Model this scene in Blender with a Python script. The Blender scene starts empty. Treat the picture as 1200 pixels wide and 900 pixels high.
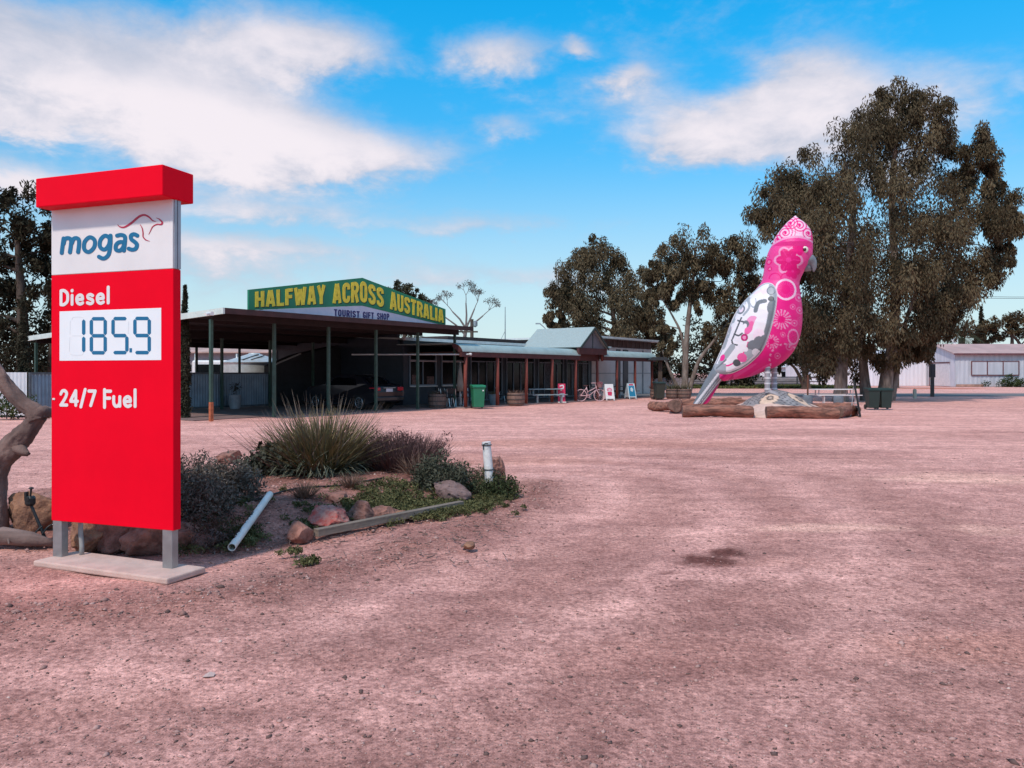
import bpy, math, random
import numpy as np
from mathutils import Vector, Matrix
from mathutils.bvhtree import BVHTree
R = math.radians
random.seed(7)
rng = np.random.default_rng(11)
SC = bpy.context.scene
COL = SC.collection

# ---------------------------------------------------------------- camera, sky, sun, exposure
F = 906.0                                   # focal length in photograph pixels (1200 wide)
CAMH, HOR = 1.6, 437.0
cam = bpy.data.cameras.new('camera'); cam.sensor_width = 36.0; cam.lens = 36.0 * F / 1200.0
cam.shift_y = -(450.0 - HOR) / 1200.0
cam.clip_start = 0.1; cam.clip_end = 6000.0
camo = bpy.data.objects.new('camera', cam); COL.objects.link(camo)
camo.location = (0, 0, CAMH); camo.rotation_euler = (R(90), 0, 0)
SC.camera = camo
SUN_DIR = Vector((-0.44, -0.77, 1.15)).normalized()     # towards the sun
SUN_EL = math.asin(SUN_DIR.z); SUN_AZ = math.atan2(SUN_DIR.x, SUN_DIR.y)
sun = bpy.data.lights.new('sun', 'SUN'); sun.energy = 3.15; sun.angle = R(4.0); sun.color = (1.0, 0.88, 0.77)
suno = bpy.data.objects.new('sun', sun); COL.objects.link(suno)
suno.rotation_euler = SUN_DIR.to_track_quat('Z', 'Y').to_euler(); suno.location = (-20, -30, 30)
SC.view_settings.view_transform = 'Standard'; SC.view_settings.look = 'None'
SC.view_settings.gamma = 1.0; SC.view_settings.exposure = 0.0; SC.view_settings.use_curve_mapping = False

class NT:
    """small helper for building node graphs"""
    def __init__(s, nt): s.nt = nt
    def new(s, t, **k):
        n = s.nt.nodes.new(t)
        for a, b in k.items(): setattr(n, a, b)
        return n
    def put(s, sock, v):
        if isinstance(v, bpy.types.NodeSocket): s.nt.links.new(v, sock)
        elif isinstance(v, (tuple, list)) and len(v) == 3 and sock.type == 'RGBA': sock.default_value = (*v, 1)
        else: sock.default_value = v
    def m(s, op, a, b=None, c=None, clamp=False):
        n = s.new('ShaderNodeMath', operation=op, use_clamp=clamp)
        for i, v in enumerate((a, b, c)):
            if v is not None: s.put(n.inputs[i], v)
        return n.outputs[0]
    def mix(s, f, a, b, blend='MIX'):
        n = s.new('ShaderNodeMix', data_type='RGBA', blend_type=blend)
        s.put(n.inputs[0], f); s.put(n.inputs[6], a); s.put(n.inputs[7], b)
        return n.outputs[2]
    def noise(s, vec, scale, detail=4, rough=.55, dist=0.0):
        n = s.new('ShaderNodeTexNoise'); s.put(n.inputs['Vector'], vec)
        n.inputs['Scale'].default_value = scale; n.inputs['Detail'].default_value = detail
        n.inputs['Roughness'].default_value = rough; n.inputs['Distortion'].default_value = dist
        return n.outputs[0]
    def step(s, v, a, b):
        n = s.new('ShaderNodeMapRange', interpolation_type='SMOOTHSTEP')
        s.put(n.inputs[0], v); n.inputs[1].default_value = a; n.inputs[2].default_value = b
        return n.outputs[0]

def px_dir(px, py):
    a = math.atan2(px - 600.0, F)
    return a, math.atan2((HOR - py) * math.cos(a), F)

def build_world():
    w = bpy.data.worlds.new('World'); SC.world = w; w.use_nodes = True
    nt = w.node_tree; nt.nodes.clear(); g = NT(nt)
    out = g.new('ShaderNodeOutputWorld'); bg = g.new('ShaderNodeBackground')
    nt.links.new(bg.outputs[0], out.inputs[0])
    STR = 0.1; bg.inputs[1].default_value = STR
    sky = g.new('ShaderNodeTexSky', sky_type='NISHITA', sun_disc=False)
    sky.sun_elevation = SUN_EL; sky.sun_rotation = SUN_AZ; sky.altitude = 200; sky.dust_density = 0.6; sky.ozone_density = 2.0
    tc = g.new('ShaderNodeTexCoord'); sep = g.new('ShaderNodeSeparateXYZ')
    nt.links.new(tc.outputs['Generated'], sep.inputs[0]); x, y, z = sep.outputs
    az = g.m('ARCTAN2', x, y); el = g.m('ARCSINE', g.m('MINIMUM', g.m('MAXIMUM', z, -1.0), 1.0))
    # tint: a saturated summer blue overhead paling to a cyan white at the horizon
    k = g.step(el, -0.02, 0.50)
    tint = g.mix(k, (1.15, 1.22, 1.18), (0.05, 2.05, 2.55))
    base = g.mix(1.0, sky.outputs[0], tint, 'MULTIPLY')
    # clouds: soft banks at fixed bearings, their edges broken by noise
    cv = g.new('ShaderNodeCombineXYZ'); g.put(cv.inputs[0], az); g.put(cv.inputs[1], g.m('MULTIPLY', el, 1.9)); cv.inputs[2].default_value = 3.1
    v = cv.outputs[0]
    n1 = g.noise(v, 4.2, 8, .58, .35); n2 = g.noise(v, 13.0, 6, .6, .2); n3 = g.noise(v, 2.2, 3, .5); n4 = g.noise(v, 34.0, 6, .65, .3)
    warpa = g.m('MULTIPLY', g.m('SUBTRACT', n1, .5), .16); warpe = g.m('MULTIPLY', g.m('SUBTRACT', n2, .5), .06)
    za = g.m('ADD', az, warpa); ze = g.m('ADD', el, warpe)
    banks = [(20, 30, 230, 50, 1.15), (70, 105, 220, 36, 1.45), (220, 125, 130, 42, .95), (390, 186, 140, 34, 1.4), (270, 180, 110, 38, 1.15), (350, 60, 110, 34, .75), (10, 145, 70, 20, .9),
             (310, 246, 150, 17, .75), (20, 208, 95, 24, 1.05), (360, 40, 110, 60, .62), (590, 63, 66, 29, .95), (683, 57, 22, 13, .75),
             (750, 88, 28, 22, .85), (607, 152, 28, 15, .5), (880, 132, 175, 48, .98), (945, 75, 75, 42, .75), (830, 170, 90, 25, .6),
             (1000, 150, 110, 50, .6), (1150, 95, 120, 50, .55), (1120, 190, 130, 40, .5), (590, 262, 140, 14, .6), (560, 325, 230, 16, .65), (300, 290, 200, 14, .6), (250, 300, 160, 40, .5)]
    tot = None
    for (px, py, rx, ry, amp) in banks:
        a0, e0 = px_dir(px, py); a1 = abs(px_dir(px + rx, py)[0] - a0); e1 = abs(px_dir(px, py - ry)[1] - e0)
        da = g.m('DIVIDE', g.m('SUBTRACT', za, a0), a1); de = g.m('DIVIDE', g.m('SUBTRACT', ze, e0), e1)
        d2 = g.m('ADD', g.m('MULTIPLY', da, da), g.m('MULTIPLY', de, de))
        q = g.m('MULTIPLY', g.m('EXPONENT', g.m('MULTIPLY', d2, -0.9)), amp)
        tot = q if tot is None else g.m('ADD', tot, q)
    # unseen cloud behind and overhead, added to whiten the blue ambient light
    away = g.step(g.m('ABSOLUTE', az), .68, .95)
    away = g.m('MAXIMUM', away, g.step(el, .52, .75))
    tot = g.m('ADD', tot, g.m('MULTIPLY', away, g.m('ADD', .26, g.m('MULTIPLY', g.step(n3, .42, .62), .8))))
    dens = g.m('ADD', tot, g.m('MULTIPLY', g.m('SUBTRACT', n1, .5), 1.7))
    dens = g.m('ADD', dens, g.m('ADD', g.m('MULTIPLY', g.m('SUBTRACT', n2, .5), .95), g.m('MULTIPLY', g.m('SUBTRACT', n4, .5), .35)))
    mask = g.m('MULTIPLY', g.step(dens, .15, 1.2), .96)
    up = g.m('ADD', g.m('MULTIPLY', dens, .30), g.m('ADD', g.m('MULTIPLY', n2, .55), g.m('MULTIPLY', g.m('SUBTRACT', n3, .5), .8)))
    c = g.mix(g.step(up, .30, .95), tuple(q / STR for q in (.52, .56, .68)), tuple(q / STR for q in (.95, .87, .91)))
    hz = g.mix(g.m('MULTIPLY', g.step(el, .30, -.01), .75), base, tuple(q / STR for q in (.66, .83, .90)))
    g.put(bg.inputs[0], g.mix(mask, hz, c))
build_world()
SC.cycles.max_bounces = 6; SC.cycles.diffuse_bounces = 3; SC.cycles.glossy_bounces = 3
SC.cycles.transparent_max_bounces = 6

# ---------------------------------------------------------------- materials
def mat(name, col, rough=.7, vary=.12, scale=3.0, metal=0.0, bump=0.0, bscale=40.0, col2=None, spec=.5, attr=None, streak=None, coat=0.0):
    m = bpy.data.materials.new(name); m.use_nodes = True; nt = m.node_tree; g = NT(nt)
    p = nt.nodes['Principled BSDF']
    p.inputs['Roughness'].default_value = rough; p.inputs['Metallic'].default_value = metal
    p.inputs['Specular IOR Level'].default_value = spec; p.inputs['Coat Weight'].default_value = coat
    tc = g.new('ShaderNodeTexCoord'); v = tc.outputs['Object']
    if streak:
        mp = g.new('ShaderNodeMapping'); nt.links.new(v, mp.inputs[0]); mp.inputs['Scale'].default_value = streak; v = mp.outputs[0]
    n = g.noise(v, scale, 5, .6)
    if col2 is None: col2 = tuple(max(0, c * (1 - 2.2 * vary)) for c in col)
    base = g.mix(g.step(n, .3, .7), col2, col)
    if attr:
        a = g.new('ShaderNodeAttribute', attribute_name=attr)
        base = g.mix(1.0, a.outputs['Color'], base, 'MULTIPLY')
    g.put(p.inputs['Base Color'], base)
    if bump:
        b = g.new('ShaderNodeBump'); b.inputs['Strength'].default_value = bump; b.inputs['Distance'].default_value = .02
        g.put(b.inputs['Height'], g.noise(tc.outputs['Object'], bscale, 4, .6)); nt.links.new(b.outputs[0], p.inputs['Normal'])
    return m

# ---------------------------------------------------------------- mesh builder
class MB:
    def __init__(s): s.v = []; s.f = []; s.mi = []; s.cur = 0; s.c = None
    def add(s, vs, fs):
        o = len(s.v); s.v.extend([tuple(q) for q in vs]); s.f.extend([tuple(o + i for i in f) for f in fs]); s.mi.extend([s.cur] * len(fs))
    def box(s, c, d, rot=None):
        x, y, z = d[0] / 2, d[1] / 2, d[2] / 2
        vs = [Vector((i * x, j * y, k * z)) for k in (-1, 1) for j in (-1, 1) for i in (-1, 1)]
        if rot is not None: vs = [rot @ q for q in vs]
        s.add([q + Vector(c) for q in vs], [(0, 2, 3, 1), (4, 5, 7, 6), (0, 1, 5, 4), (2, 6, 7, 3), (0, 4, 6, 2), (1, 3, 7, 5)])
    def bx(s, x0, x1, y0, y1, z0, z1): s.box(((x0 + x1) / 2, (y0 + y1) / 2, (z0 + z1) / 2), (x1 - x0, y1 - y0, z1 - z0))
    def bar(s, a, b, w, h=None):
        a, b = Vector(a), Vector(b); d = b - a; L = d.length
        q = d.to_track_quat('Z', 'Y').to_matrix(); s.box((a + b) / 2, (w, h or w, L), q)
    def tube(s, pts, rad, n=8, cap=True, squash=None):
        pts = [Vector(p) for p in pts]
        if not hasattr(rad, '__len__'): rad = [rad] * len(pts)
        rings = []; up = None
        for i, p in enumerate(pts):
            t = (pts[min(i + 1, len(pts) - 1)] - pts[max(i - 1, 0)]).normalized()
            if up is None:
                up = Vector((0, 0, 1)) if abs(t.z) < .9 else Vector((1, 0, 0))
            a = (up - t * up.dot(t)).normalized(); b = t.cross(a); up = a
            rings.append([p + (a * math.cos(2 * math.pi * k / n) + b * math.sin(2 * math.pi * k / n)) * rad[i] for k in range(n)])
        vs = [q for r in rings for q in r]; fs = []
        for i in range(len(pts) - 1):
            for k in range(n):
                fs.append((i * n + k, i * n + (k + 1) % n, (i + 1) * n + (k + 1) % n, (i + 1) * n + k))
        if cap:
            fs.append(tuple(reversed(range(n)))); fs.append(tuple((len(pts) - 1) * n + k for k in range(n)))
        s.add(vs, fs)
    def cyl(s, c, r, h, n=20, r2=None): s.tube([c, (c[0], c[1], c[2] + h)], [r, r if r2 is None else r2], n)
    def lathe(s, c, prof, n=24, closed=True):
        vs = []; fs = []; m = len(prof)
        for (r, z) in prof:
            for k in range(n): vs.append((c[0] + r * math.cos(2 * math.pi * k / n), c[1] + r * math.sin(2 * math.pi * k / n), c[2] + z))
        for i in range(m - 1):
            for k in range(n): fs.append((i * n + k, i * n + (k + 1) % n, (i + 1) * n + (k + 1) % n, (i + 1) * n + k))
        if closed: fs.append(tuple(reversed(range(n)))); fs.append(tuple((m - 1) * n + k for k in range(n)))
        s.add(vs, fs)
    def prism(s, poly, d):
        """poly: list of 3-D points (planar), extruded by vector d"""
        n = len(poly); d = Vector(d); a = [Vector(p) for p in poly]; b = [p + d for p in a]
        s.add(a + b, [tuple(reversed(range(n))), tuple(range(n, 2 * n))] + [(i, (i + 1) % n, n + (i + 1) % n, n + i) for i in range(n)])
    def torus(s, c, Rr, r, ax='y', n=28, m=8):
        vs = []; fs = []
        for i in range(n):
            a = 2 * math.pi * i / n
            for j in range(m):
                b = 2 * math.pi * j / m; q = Rr + r * math.cos(b); u, w, h = q * math.cos(a), q * math.sin(a), r * math.sin(b)
                p = {'y': (u, h, w), 'z': (u, w, h), 'x': (h, u, w)}[ax]; vs.append((c[0] + p[0], c[1] + p[1], c[2] + p[2]))
        for i in range(n):
            for j in range(m): fs.append((i * m + j, ((i + 1) % n) * m + j, ((i + 1) % n) * m + (j + 1) % m, i * m + (j + 1) % m))
        s.add(vs, fs)
    def build(s, name, m, parent=None, smooth=False, bevel=0.0, loc=None, rotz=0.0, wnormal=True):
        me = bpy.data.meshes.new(name); me.from_pydata(s.v, [], s.f); me.update()
        ms = m if isinstance(m, (list, tuple)) else [m]
        for q in ms: me.materials.append(q)
        if len(ms) > 1: me.polygons.foreach_set('material_index', s.mi)
        if smooth: me.polygons.foreach_set('use_smooth', [True] * len(me.polygons))
        o = bpy.data.objects.new(name, me); COL.objects.link(o)
        if parent is not None: o.parent = parent
        if loc is not None: o.location = loc
        o.rotation_euler.z = rotz
        if bevel:
            b = o.modifiers.new('bevel', 'BEVEL'); b.width = bevel; b.segments = 2; b.limit_method = 'ANGLE'; b.angle_limit = R(40)
        if smooth == 'auto':
            e = o.modifiers.new('split', 'EDGE_SPLIT'); e.split_angle = R(38)
        return o

def np_mesh(name, V, Fq, m, parent=None, col=None, smooth=False, nv=4):
    """mesh from numpy arrays, faces all with nv corners; col: per-vertex rgba"""
    me = bpy.data.meshes.new(name); n, k = len(V), len(Fq)
    me.vertices.add(n); me.vertices.foreach_set('co', np.ascontiguousarray(V, dtype=np.float32).ravel())
    me.loops.add(k * nv); me.loops.foreach_set('vertex_index', np.ascontiguousarray(Fq, dtype=np.int32).ravel())
    me.polygons.add(k); me.polygons.foreach_set('loop_start', np.arange(0, k * nv, nv, dtype=np.int32))
    me.polygons.foreach_set('loop_total', np.full(k, nv, dtype=np.int32))
    if smooth: me.polygons.foreach_set('use_smooth', np.ones(k, dtype=bool))
    me.update(calc_edges=True)
    if col is not None:
        a = me.color_attributes.new('tint', 'FLOAT_COLOR', 'POINT')
        if col.shape[1] == 3: col = np.concatenate([col, np.ones((len(col), 1))], 1)
        a.data.foreach_set('color', np.ascontiguousarray(col, dtype=np.float32).ravel())
    for q in (m if isinstance(m, (list, tuple)) else [m]): me.materials.append(q)
    o = bpy.data.objects.new(name, me); COL.objects.link(o)
    if parent is not None: o.parent = parent
    return o

def tag(o, label=None, cat=None, group=None, kind=None):
    if label: o['label'] = label
    if cat: o['category'] = cat
    if group: o['group'] = group
    if kind: o['kind'] = kind
    return o
def thing(name, label, cat, loc=(0, 0, 0), rotz=0.0, group=None):
    o = bpy.data.objects.new(name, None); COL.objects.link(o); o.empty_display_size = .2
    o.location = loc; o.rotation_euler = (0, 0, rotz)
    return tag(o, label, cat, group)
CHILD = {}
def dup(root, loc, rotz, label, scale=None):
    """copy of a thing with its parts and sub-parts"""
    def cp(o, parent):
        c = o.copy(); COL.objects.link(c)
        if parent is not None: c.parent = parent
        for ch in list(o.children): cp(ch, c)
        return c
    r = cp(root, None); r.location = loc; r.rotation_euler = (0, 0, rotz); r['label'] = label
    if scale: r.scale = (scale,) * 3
    return r

# ---------------------------------------------------------------- places
def soil_poly(): return np.array([(-5.6, 7.55), (-4.3, 7.15), (-2.75, 7.0), (-2.0, 7.35), (-1.45, 7.95), (-.55, 9.25), (.0, 10.2), (.12, 11.2), (-.6, 13.0), (-2.4, 14.3), (-4.4, 13.2), (-6.6, 10.6)])
def sdist(P, poly):
    """signed distance (positive inside) of points to a polygon"""
    P = np.atleast_2d(np.asarray(P, float)); d = np.full(len(P), 1e9); ins = np.zeros(len(P), bool); n = len(poly)
    for i in range(n):
        a, b = poly[i], poly[(i + 1) % n]; e = b - a; t = np.clip(((P - a) @ e) / (e @ e), 0, 1)
        d = np.minimum(d, np.linalg.norm(P - (a + t[:, None] * e), axis=1))
        c = ((a[1] > P[:, 1]) != (b[1] > P[:, 1])) & (P[:, 0] < (b[0] - a[0]) * (P[:, 1] - a[1]) / (b[1] - a[1] + 1e-12) + a[0])
        ins ^= c
    return np.where(ins, d, -d)
_perm = rng.random((256, 256))
def vnoise(x, y):
    xi = np.floor(x).astype(int); yi = np.floor(y).astype(int); fx = x - xi; fy = y - yi
    fx = fx * fx * (3 - 2 * fx); fy = fy * fy * (3 - 2 * fy)
    g = lambda i, j: _perm[i % 256, j % 256]
    return (g(xi, yi) * (1 - fx) + g(xi + 1, yi) * fx) * (1 - fy) + (g(xi, yi + 1) * (1 - fx) + g(xi + 1, yi + 1) * fx) * fy
def fbm(x, y, o=4):
    s = 0; a = .5
    for i in range(o): s = s + a * (vnoise(x + 17.3 * i, y + 5.1 * i) - .5); x = x * 2.03; y = y * 2.03; a *= .5
    return s
SP = soil_poly()
def soil_h(X, Y):
    X = np.atleast_1d(np.asarray(X, float)); Y = np.atleast_1d(np.asarray(Y, float))
    d = sdist(np.stack([X, Y], 1), SP); t = np.clip((d + .15) / 1.4, 0, 1); t = t * t * (3 - 2 * t)
    return t * .22 + np.clip((d + .3) / .5, 0, 1) * (.10 * fbm(X * 2.2, Y * 2.2) + .035 * fbm(X * 11, Y * 11)) - .02
def gpt(px, py, h=None):
    """point of the ground (or garden bed) seen at a pixel of the photograph"""
    hh = 0.0
    for _ in range(8):
        d = (CAMH - hh) * F / (py - HOR); X = (px - 600) / F * d
        hh = max(0.0, float(soil_h(X, d)[0])) if h is None else h
    return Vector((X, d, hh))
def at(px, py, d): return Vector(((px - 600) / F * d, d, CAMH + (HOR - py) / F * d))

# materials shared by many things
GREY_METAL = mat('galvanised_steel', (.42, .43, .44), .42, .12, 6, .75)
BLACK = mat('black_plastic', (.012, .012, .013), .45, .1)
WHITE = mat('white_paint', (.78, .76, .75), .5, .05, 5)
DARKSTEEL = mat('dark_steel', (.03, .032, .035), .5, .2)
RUST = mat('rust', (.16, .06, .035), .9, .25, 20)
RED_POST = mat('red_painted_timber', (.23, .045, .03), .75, .22, 9, bump=.2, streak=(1, 1, .15))
NAVY = mat('navy_wall_paint', (.028, .042, .060), .6, .12, 4)
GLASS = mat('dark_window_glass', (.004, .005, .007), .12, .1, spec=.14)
BARK = mat('gum_bark', (.27, .21, .18), .9, .25, 5, bump=.6, bscale=14, streak=(1, 1, .25), col2=(.10, .07, .055))
BARK_DARK = mat('dark_bark', (.10, .068, .052), .95, .25, 6, bump=.7, bscale=16, streak=(1, 1, .2))
LEAF = mat('gum_leaves', (1, 1, 1), .75, .12, 1.5, attr='tint', spec=.08)
# ---------------------------------------------------------------- ground
def seg_dist(P, pts):
    d = np.full(len(P), 1e9)
    for a, b in zip(pts[:-1], pts[1:]):
        a = np.array(a); b = np.array(b); e = b - a; t = np.clip(((P - a) @ e) / (e @ e), 0, 1)
        d = np.minimum(d, np.linalg.norm(P - (a + t[:, None] * e), axis=1))
    return d
def sm(x, a, b):
    t = np.clip((x - a) / (b - a), 0, 1); return t * t * (3 - 2 * t)
def blob(P, x, y, rx, ry, rot=0, n=.35):
    c, s = math.cos(rot), math.sin(rot); dx, dy = P[:, 0] - x, P[:, 1] - y
    u = (dx * c + dy * s) / rx; v = (-dx * s + dy * c) / ry
    return np.sqrt(u * u + v * v) + n * 2 * fbm(P[:, 0] * 1.6 / max(rx, .3) + x, P[:, 1] * 1.6 / max(ry, .3) + y)
LOOSE = [(-6.5, 5.3), (-3.6, 5.0), (-2.6, 5.3), (-1.9, 5.75), (-1.1, 6.8), (-.4, 8.3), (.25, 9.9), (.45, 11.4)]
def ground_h(P):
    near = 1 - sm(np.hypot(P[:, 0], P[:, 1]), 25, 60)
    h = .035 * fbm(P[:, 0] * .45, P[:, 1] * .45, 3) + .018 * fbm(P[:, 0] * 3.1, P[:, 1] * 3.1, 3)
    d = seg_dist(P, LOOSE)
    w = np.exp(-(d / .34) ** 2); h = h * 1 + w * (.035 + .07 * fbm(P[:, 0] * 6, P[:, 1] * 6, 3))
    # wheel ruts sweeping past the garden bed
    for off in (1.15, 1.75, 2.9, 3.5):
        h = h - .012 * np.exp(-((d - off) / .14) ** 2) * (P[:, 0] > -5)
    return h * near - .03
def axis(a, b, fine, lo, hi, grow=1.13):
    v = list(np.arange(a, b + 1e-6, fine)); s = fine; x = b
    while x < hi: s *= grow; x += s; v.append(min(x, hi))
    s = fine; x = a; f = []
    while x > lo: s *= grow; x -= s; f.append(max(x, lo))
    return np.array(f[::-1] + v)
def build_ground():
    xs = axis(-8, 8, .06, -1800, 1800, 1.06); ys = axis(2.2, 13, .06, -600, 2600, 1.035)
    X, Y = np.meshgrid(xs, ys); P = np.stack([X.ravel(), Y.ravel()], 1); nx, ny = len(xs), len(ys)
    Z = ground_h(P)
    V = np.column_stack([P, Z])
    i = np.arange(nx - 1); j = np.arange(ny - 1); I, J = np.meshgrid(i, j); a = (J * nx + I).ravel()
    Fq = np.stack([a, a + 1, a + nx + 1, a + nx], 1)
    # true surface colours: compacted pale gravel, loosened red dirt, sandy patches, one wet stain
    pale = np.array((.76, .415, .36)); dark = np.array((.36, .165, .135)); red = np.array((.54, .24, .17)); sand = np.array((.86, .50, .40))
    f = np.clip(.5 + 1.5 * fbm(P[:, 0] * .28 + 4, P[:, 1] * .16 + 9, 4), 0, 1)
    c = dark[None] * (1 - f[:, None]) + pale[None] * f[:, None]; c = c * .5 + .5 * (pale * .62 + dark * .38)
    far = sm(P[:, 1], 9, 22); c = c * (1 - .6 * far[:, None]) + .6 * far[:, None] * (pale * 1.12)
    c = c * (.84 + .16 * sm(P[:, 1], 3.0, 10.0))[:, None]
    d = seg_dist(P, LOOSE)
    w = np.exp(-(d / .42) ** 2) * np.clip(.85 + .9 * fbm(P[:, 0] * 2.4, P[:, 1] * 2.4), 0, 1)
    c = c * (1 - .88 * w[:, None]) + .88 * w[:, None] * (dark * .78)
    for off, wd, am, cc in ((.95, .20, .55, pale * 1.12), (1.65, .30, .55, dark), (2.35, .24, .60, pale * 1.1), (3.0, .34, .50, dark), (3.75, .25, .5, pale * 1.08), (4.6, .4, .45, dark), (5.6, .35, .45, pale * 1.08), (6.8, .5, .4, dark)):
        w = am * np.exp(-((d - off - .5 * fbm(P[:, 0] * .5, P[:, 1] * .5, 2)) / wd) ** 2) * np.clip(.7 + 1.0 * fbm(P[:, 0] * .9, P[:, 1] * .9), 0, 1) * (P[:, 1] > 2) * .8
        c = c * (1 - w[:, None]) + w[:, None] * cc
    for (x, y, rx, ry, am, cc) in ((7.3, 11.9, 2.0, .9, .85, sand), (3.35, 8.15, .85, .28, .7, sand * .95), (1.9, 6.25, 1.0, .35, .5, pale * 1.15),
                                   (4.9, 8.0, .4, .35, .5, sand * .9), (-.6, 14.5, 2.5, 1.4, .35, red), (5, 15.5, 4, 1.6, .35, dark), (2.5, 18, 6, 1.5, .35, red * 1.1),
                                   (10, 21, 6, 2, .3, dark), (1.1, 4.4, 1.3, .4, .35, dark), (2.9, 4.6, .9, .35, .3, red), (-1.6, 4.1, 1.2, .3, .4, pale * 1.1), (9.9, 29.8, 2.6, 1.9, .7, sand * .95),
                                   (44, 80, 7, 3.5, .95, np.array((.60, .20, .12))), (30, 84, 22, 5, .7, np.array((.36, .17, .13)))):
        w = am * (1 - sm(blob(P, x, y, rx, ry), .45, 1.1)); c = c * (1 - w[:, None]) + w[:, None] * cc
    wet = np.maximum.reduce([1 - sm(blob(P, 1.70, 6.72, .27, .24, .3, .7), .45, 1.12), 1 - sm(blob(P, 1.93, 7.0, .26, .16, .6, .7), .4, 1.15),
                             .7 * (1 - sm(blob(P, 1.25, 6.3, .10, .05, 0, .4), .5, 1.1)), .6 * (1 - sm(blob(P, 1.0, 6.5, .10, .04, 0, .4), .5, 1.1)), .6 * (1 - sm(blob(P, 1.4, 6.05, .09, .03, 0, .4), .5, 1.1))])
    c = c * (1 - wet[:, None] * np.array([[.70, .78, .79]]))
    bed = np.clip(sdist(P, SP) / .5 + .7, 0, 1)[:, None]; c = c * (1 - .6 * bed) + .6 * bed * np.array((.36, .185, .15))
    m = bpy.data.materials.new('red_gravel'); m.use_nodes = True; nt = m.node_tree; g = NT(nt); p = nt.nodes['Principled BSDF']
    p.inputs['Roughness'].default_value = .95; p.inputs['Specular IOR Level'].default_value = .15
    tc = g.new('ShaderNodeTexCoord'); v = tc.outputs['Object']
    at_ = g.new('ShaderNodeAttribute', attribute_name='tint')
    fine = g.noise(v, 26, 6, .68); mid = g.noise(v, 4.5, 5, .62); big = g.noise(v, .55, 4, .55)
    mp = g.new('ShaderNodeMapping'); nt.links.new(v, mp.inputs[0]); mp.inputs['Scale'].default_value = (.28, 1.6, 1); st = g.noise(mp.outputs[0], 1.1, 5, .62, .4)
    c1 = g.mix(g.step(fine, .30, .70), (.60, .57, .57), (1.33, 1.35, 1.35)); c2 = g.mix(g.step(mid, .3, .7), (.80, .77, .77), (1.15, 1.16, 1.16))
    c3 = g.mix(g.step(big, .32, .68), (.90, .86, .86), (1.08, 1.07, 1.06)); c4 = g.mix(g.step(st, .35, .68), (.88, .85, .85), (1.12, 1.10, 1.09))
    vor = g.new('ShaderNodeTexVoronoi'); g.put(vor.inputs['Vector'], v); vor.inputs['Scale'].default_value = 34
    spk = g.mix(g.step(g.noise(v, 60, 2, .5), .63, .70), (1, 1, 1), (.55, .52, .53)); spk2 = g.mix(g.step(g.noise(v, 47, 2, .5), .66, .72), (1, 1, 1), (1.45, 1.5, 1.5))
    c5 = g.mix(g.step(g.noise(v, 105, 3, .75), .34, .66), (.74, .72, .72), (1.20, 1.22, 1.22)); spk3 = g.mix(g.step(g.noise(v, 15, 3, .6), .62, .69), (1, 1, 1), (.78, .74, .74)); spk4 = g.mix(g.step(g.noise(v, 6, 4, .7), .63, .72), (1, 1, 1), (.86, .82, .81))
    cc = at_.outputs['Color']
    for q in (c1, c2, c3, c4, c5, spk, spk2, spk3, spk4): cc = g.mix(1.0, cc, q, 'MULTIPLY')
    g.put(p.inputs['Base Color'], cc)
    b = g.new('ShaderNodeBump'); b.inputs['Strength'].default_value = .8; b.inputs['Distance'].default_value = .018
    hgt = g.m('ADD', g.m('MULTIPLY', fine, .6), g.m('ADD', g.m('MULTIPLY', mid, .8), g.m('MULTIPLY', vor.outputs['Distance'], -.35)))
    g.put(b.inputs['Height'], hgt); nt.links.new(b.outputs[0], p.inputs['Normal'])
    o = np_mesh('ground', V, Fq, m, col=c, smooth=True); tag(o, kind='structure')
    # garden bed: a low mound of loose red soil
    xs = np.arange(-7, .8, .05); ys = np.arange(6.4, 15, .05); X, Y = np.meshgrid(xs, ys); P = np.stack([X.ravel(), Y.ravel()], 1)
    d = sdist(P, SP); Z = np.where(d < -.25, -.30, soil_h(P[:, 0], P[:, 1]) - .03 * (d < 0))
    nx, ny = len(xs), len(ys); I, J = np.meshgrid(np.arange(nx - 1), np.arange(ny - 1)); a = (J * nx + I).ravel()
    Fq = np.stack([a, a + 1, a + nx + 1, a + nx], 1); keep = (d[Fq] > -.32).any(axis=1); Fq = Fq[keep]
    f = np.clip(.5 + 1.6 * fbm(P[:, 0] * 1.5, P[:, 1] * 1.5), 0, 1)[:, None]
    c = np.array((.22, .10, .08)) * (1 - f) + np.array((.44, .225, .185)) * f
    o = np_mesh('garden_soil', np.column_stack([P, Z]), Fq, m, col=c, smooth=True); tag(o, kind='structure')
    # loose stones and clods lying on the yard
    n = 34000; u = rng.random(n); Y = 2.4 + 13 * u ** 1.9; Xs = (rng.random(n) - .5) * 1.45 * Y
    k = 3200; tt = rng.random(k); pts = np.array(LOOSE); seg = np.minimum((tt * (len(pts) - 1)).astype(int), len(pts) - 2); fr = tt * (len(pts) - 1) - seg
    L = pts[seg] * (1 - fr[:, None]) + pts[seg + 1] * fr[:, None] + rng.normal(0, .28, (k, 2)); kb = n; B = np.stack([rng.uniform(-4.6, .2, 30000), rng.uniform(6.9, 13, 30000)], 1); B = B[sdist(B, SP) > -.15][:5200]; P = np.concatenate([np.stack([Xs, Y], 1), B, L]); n = len(P)
    Z = np.maximum(ground_h(P), np.where(sdist(P, SP) > -.2, soil_h(P[:, 0], P[:, 1]), -1))
    s = np.exp(rng.normal(math.log(.0046), .52, n)).clip(.0022, .022); s[-k:] *= 1.55; s[kb:kb + 5200] *= 1.9
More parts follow.
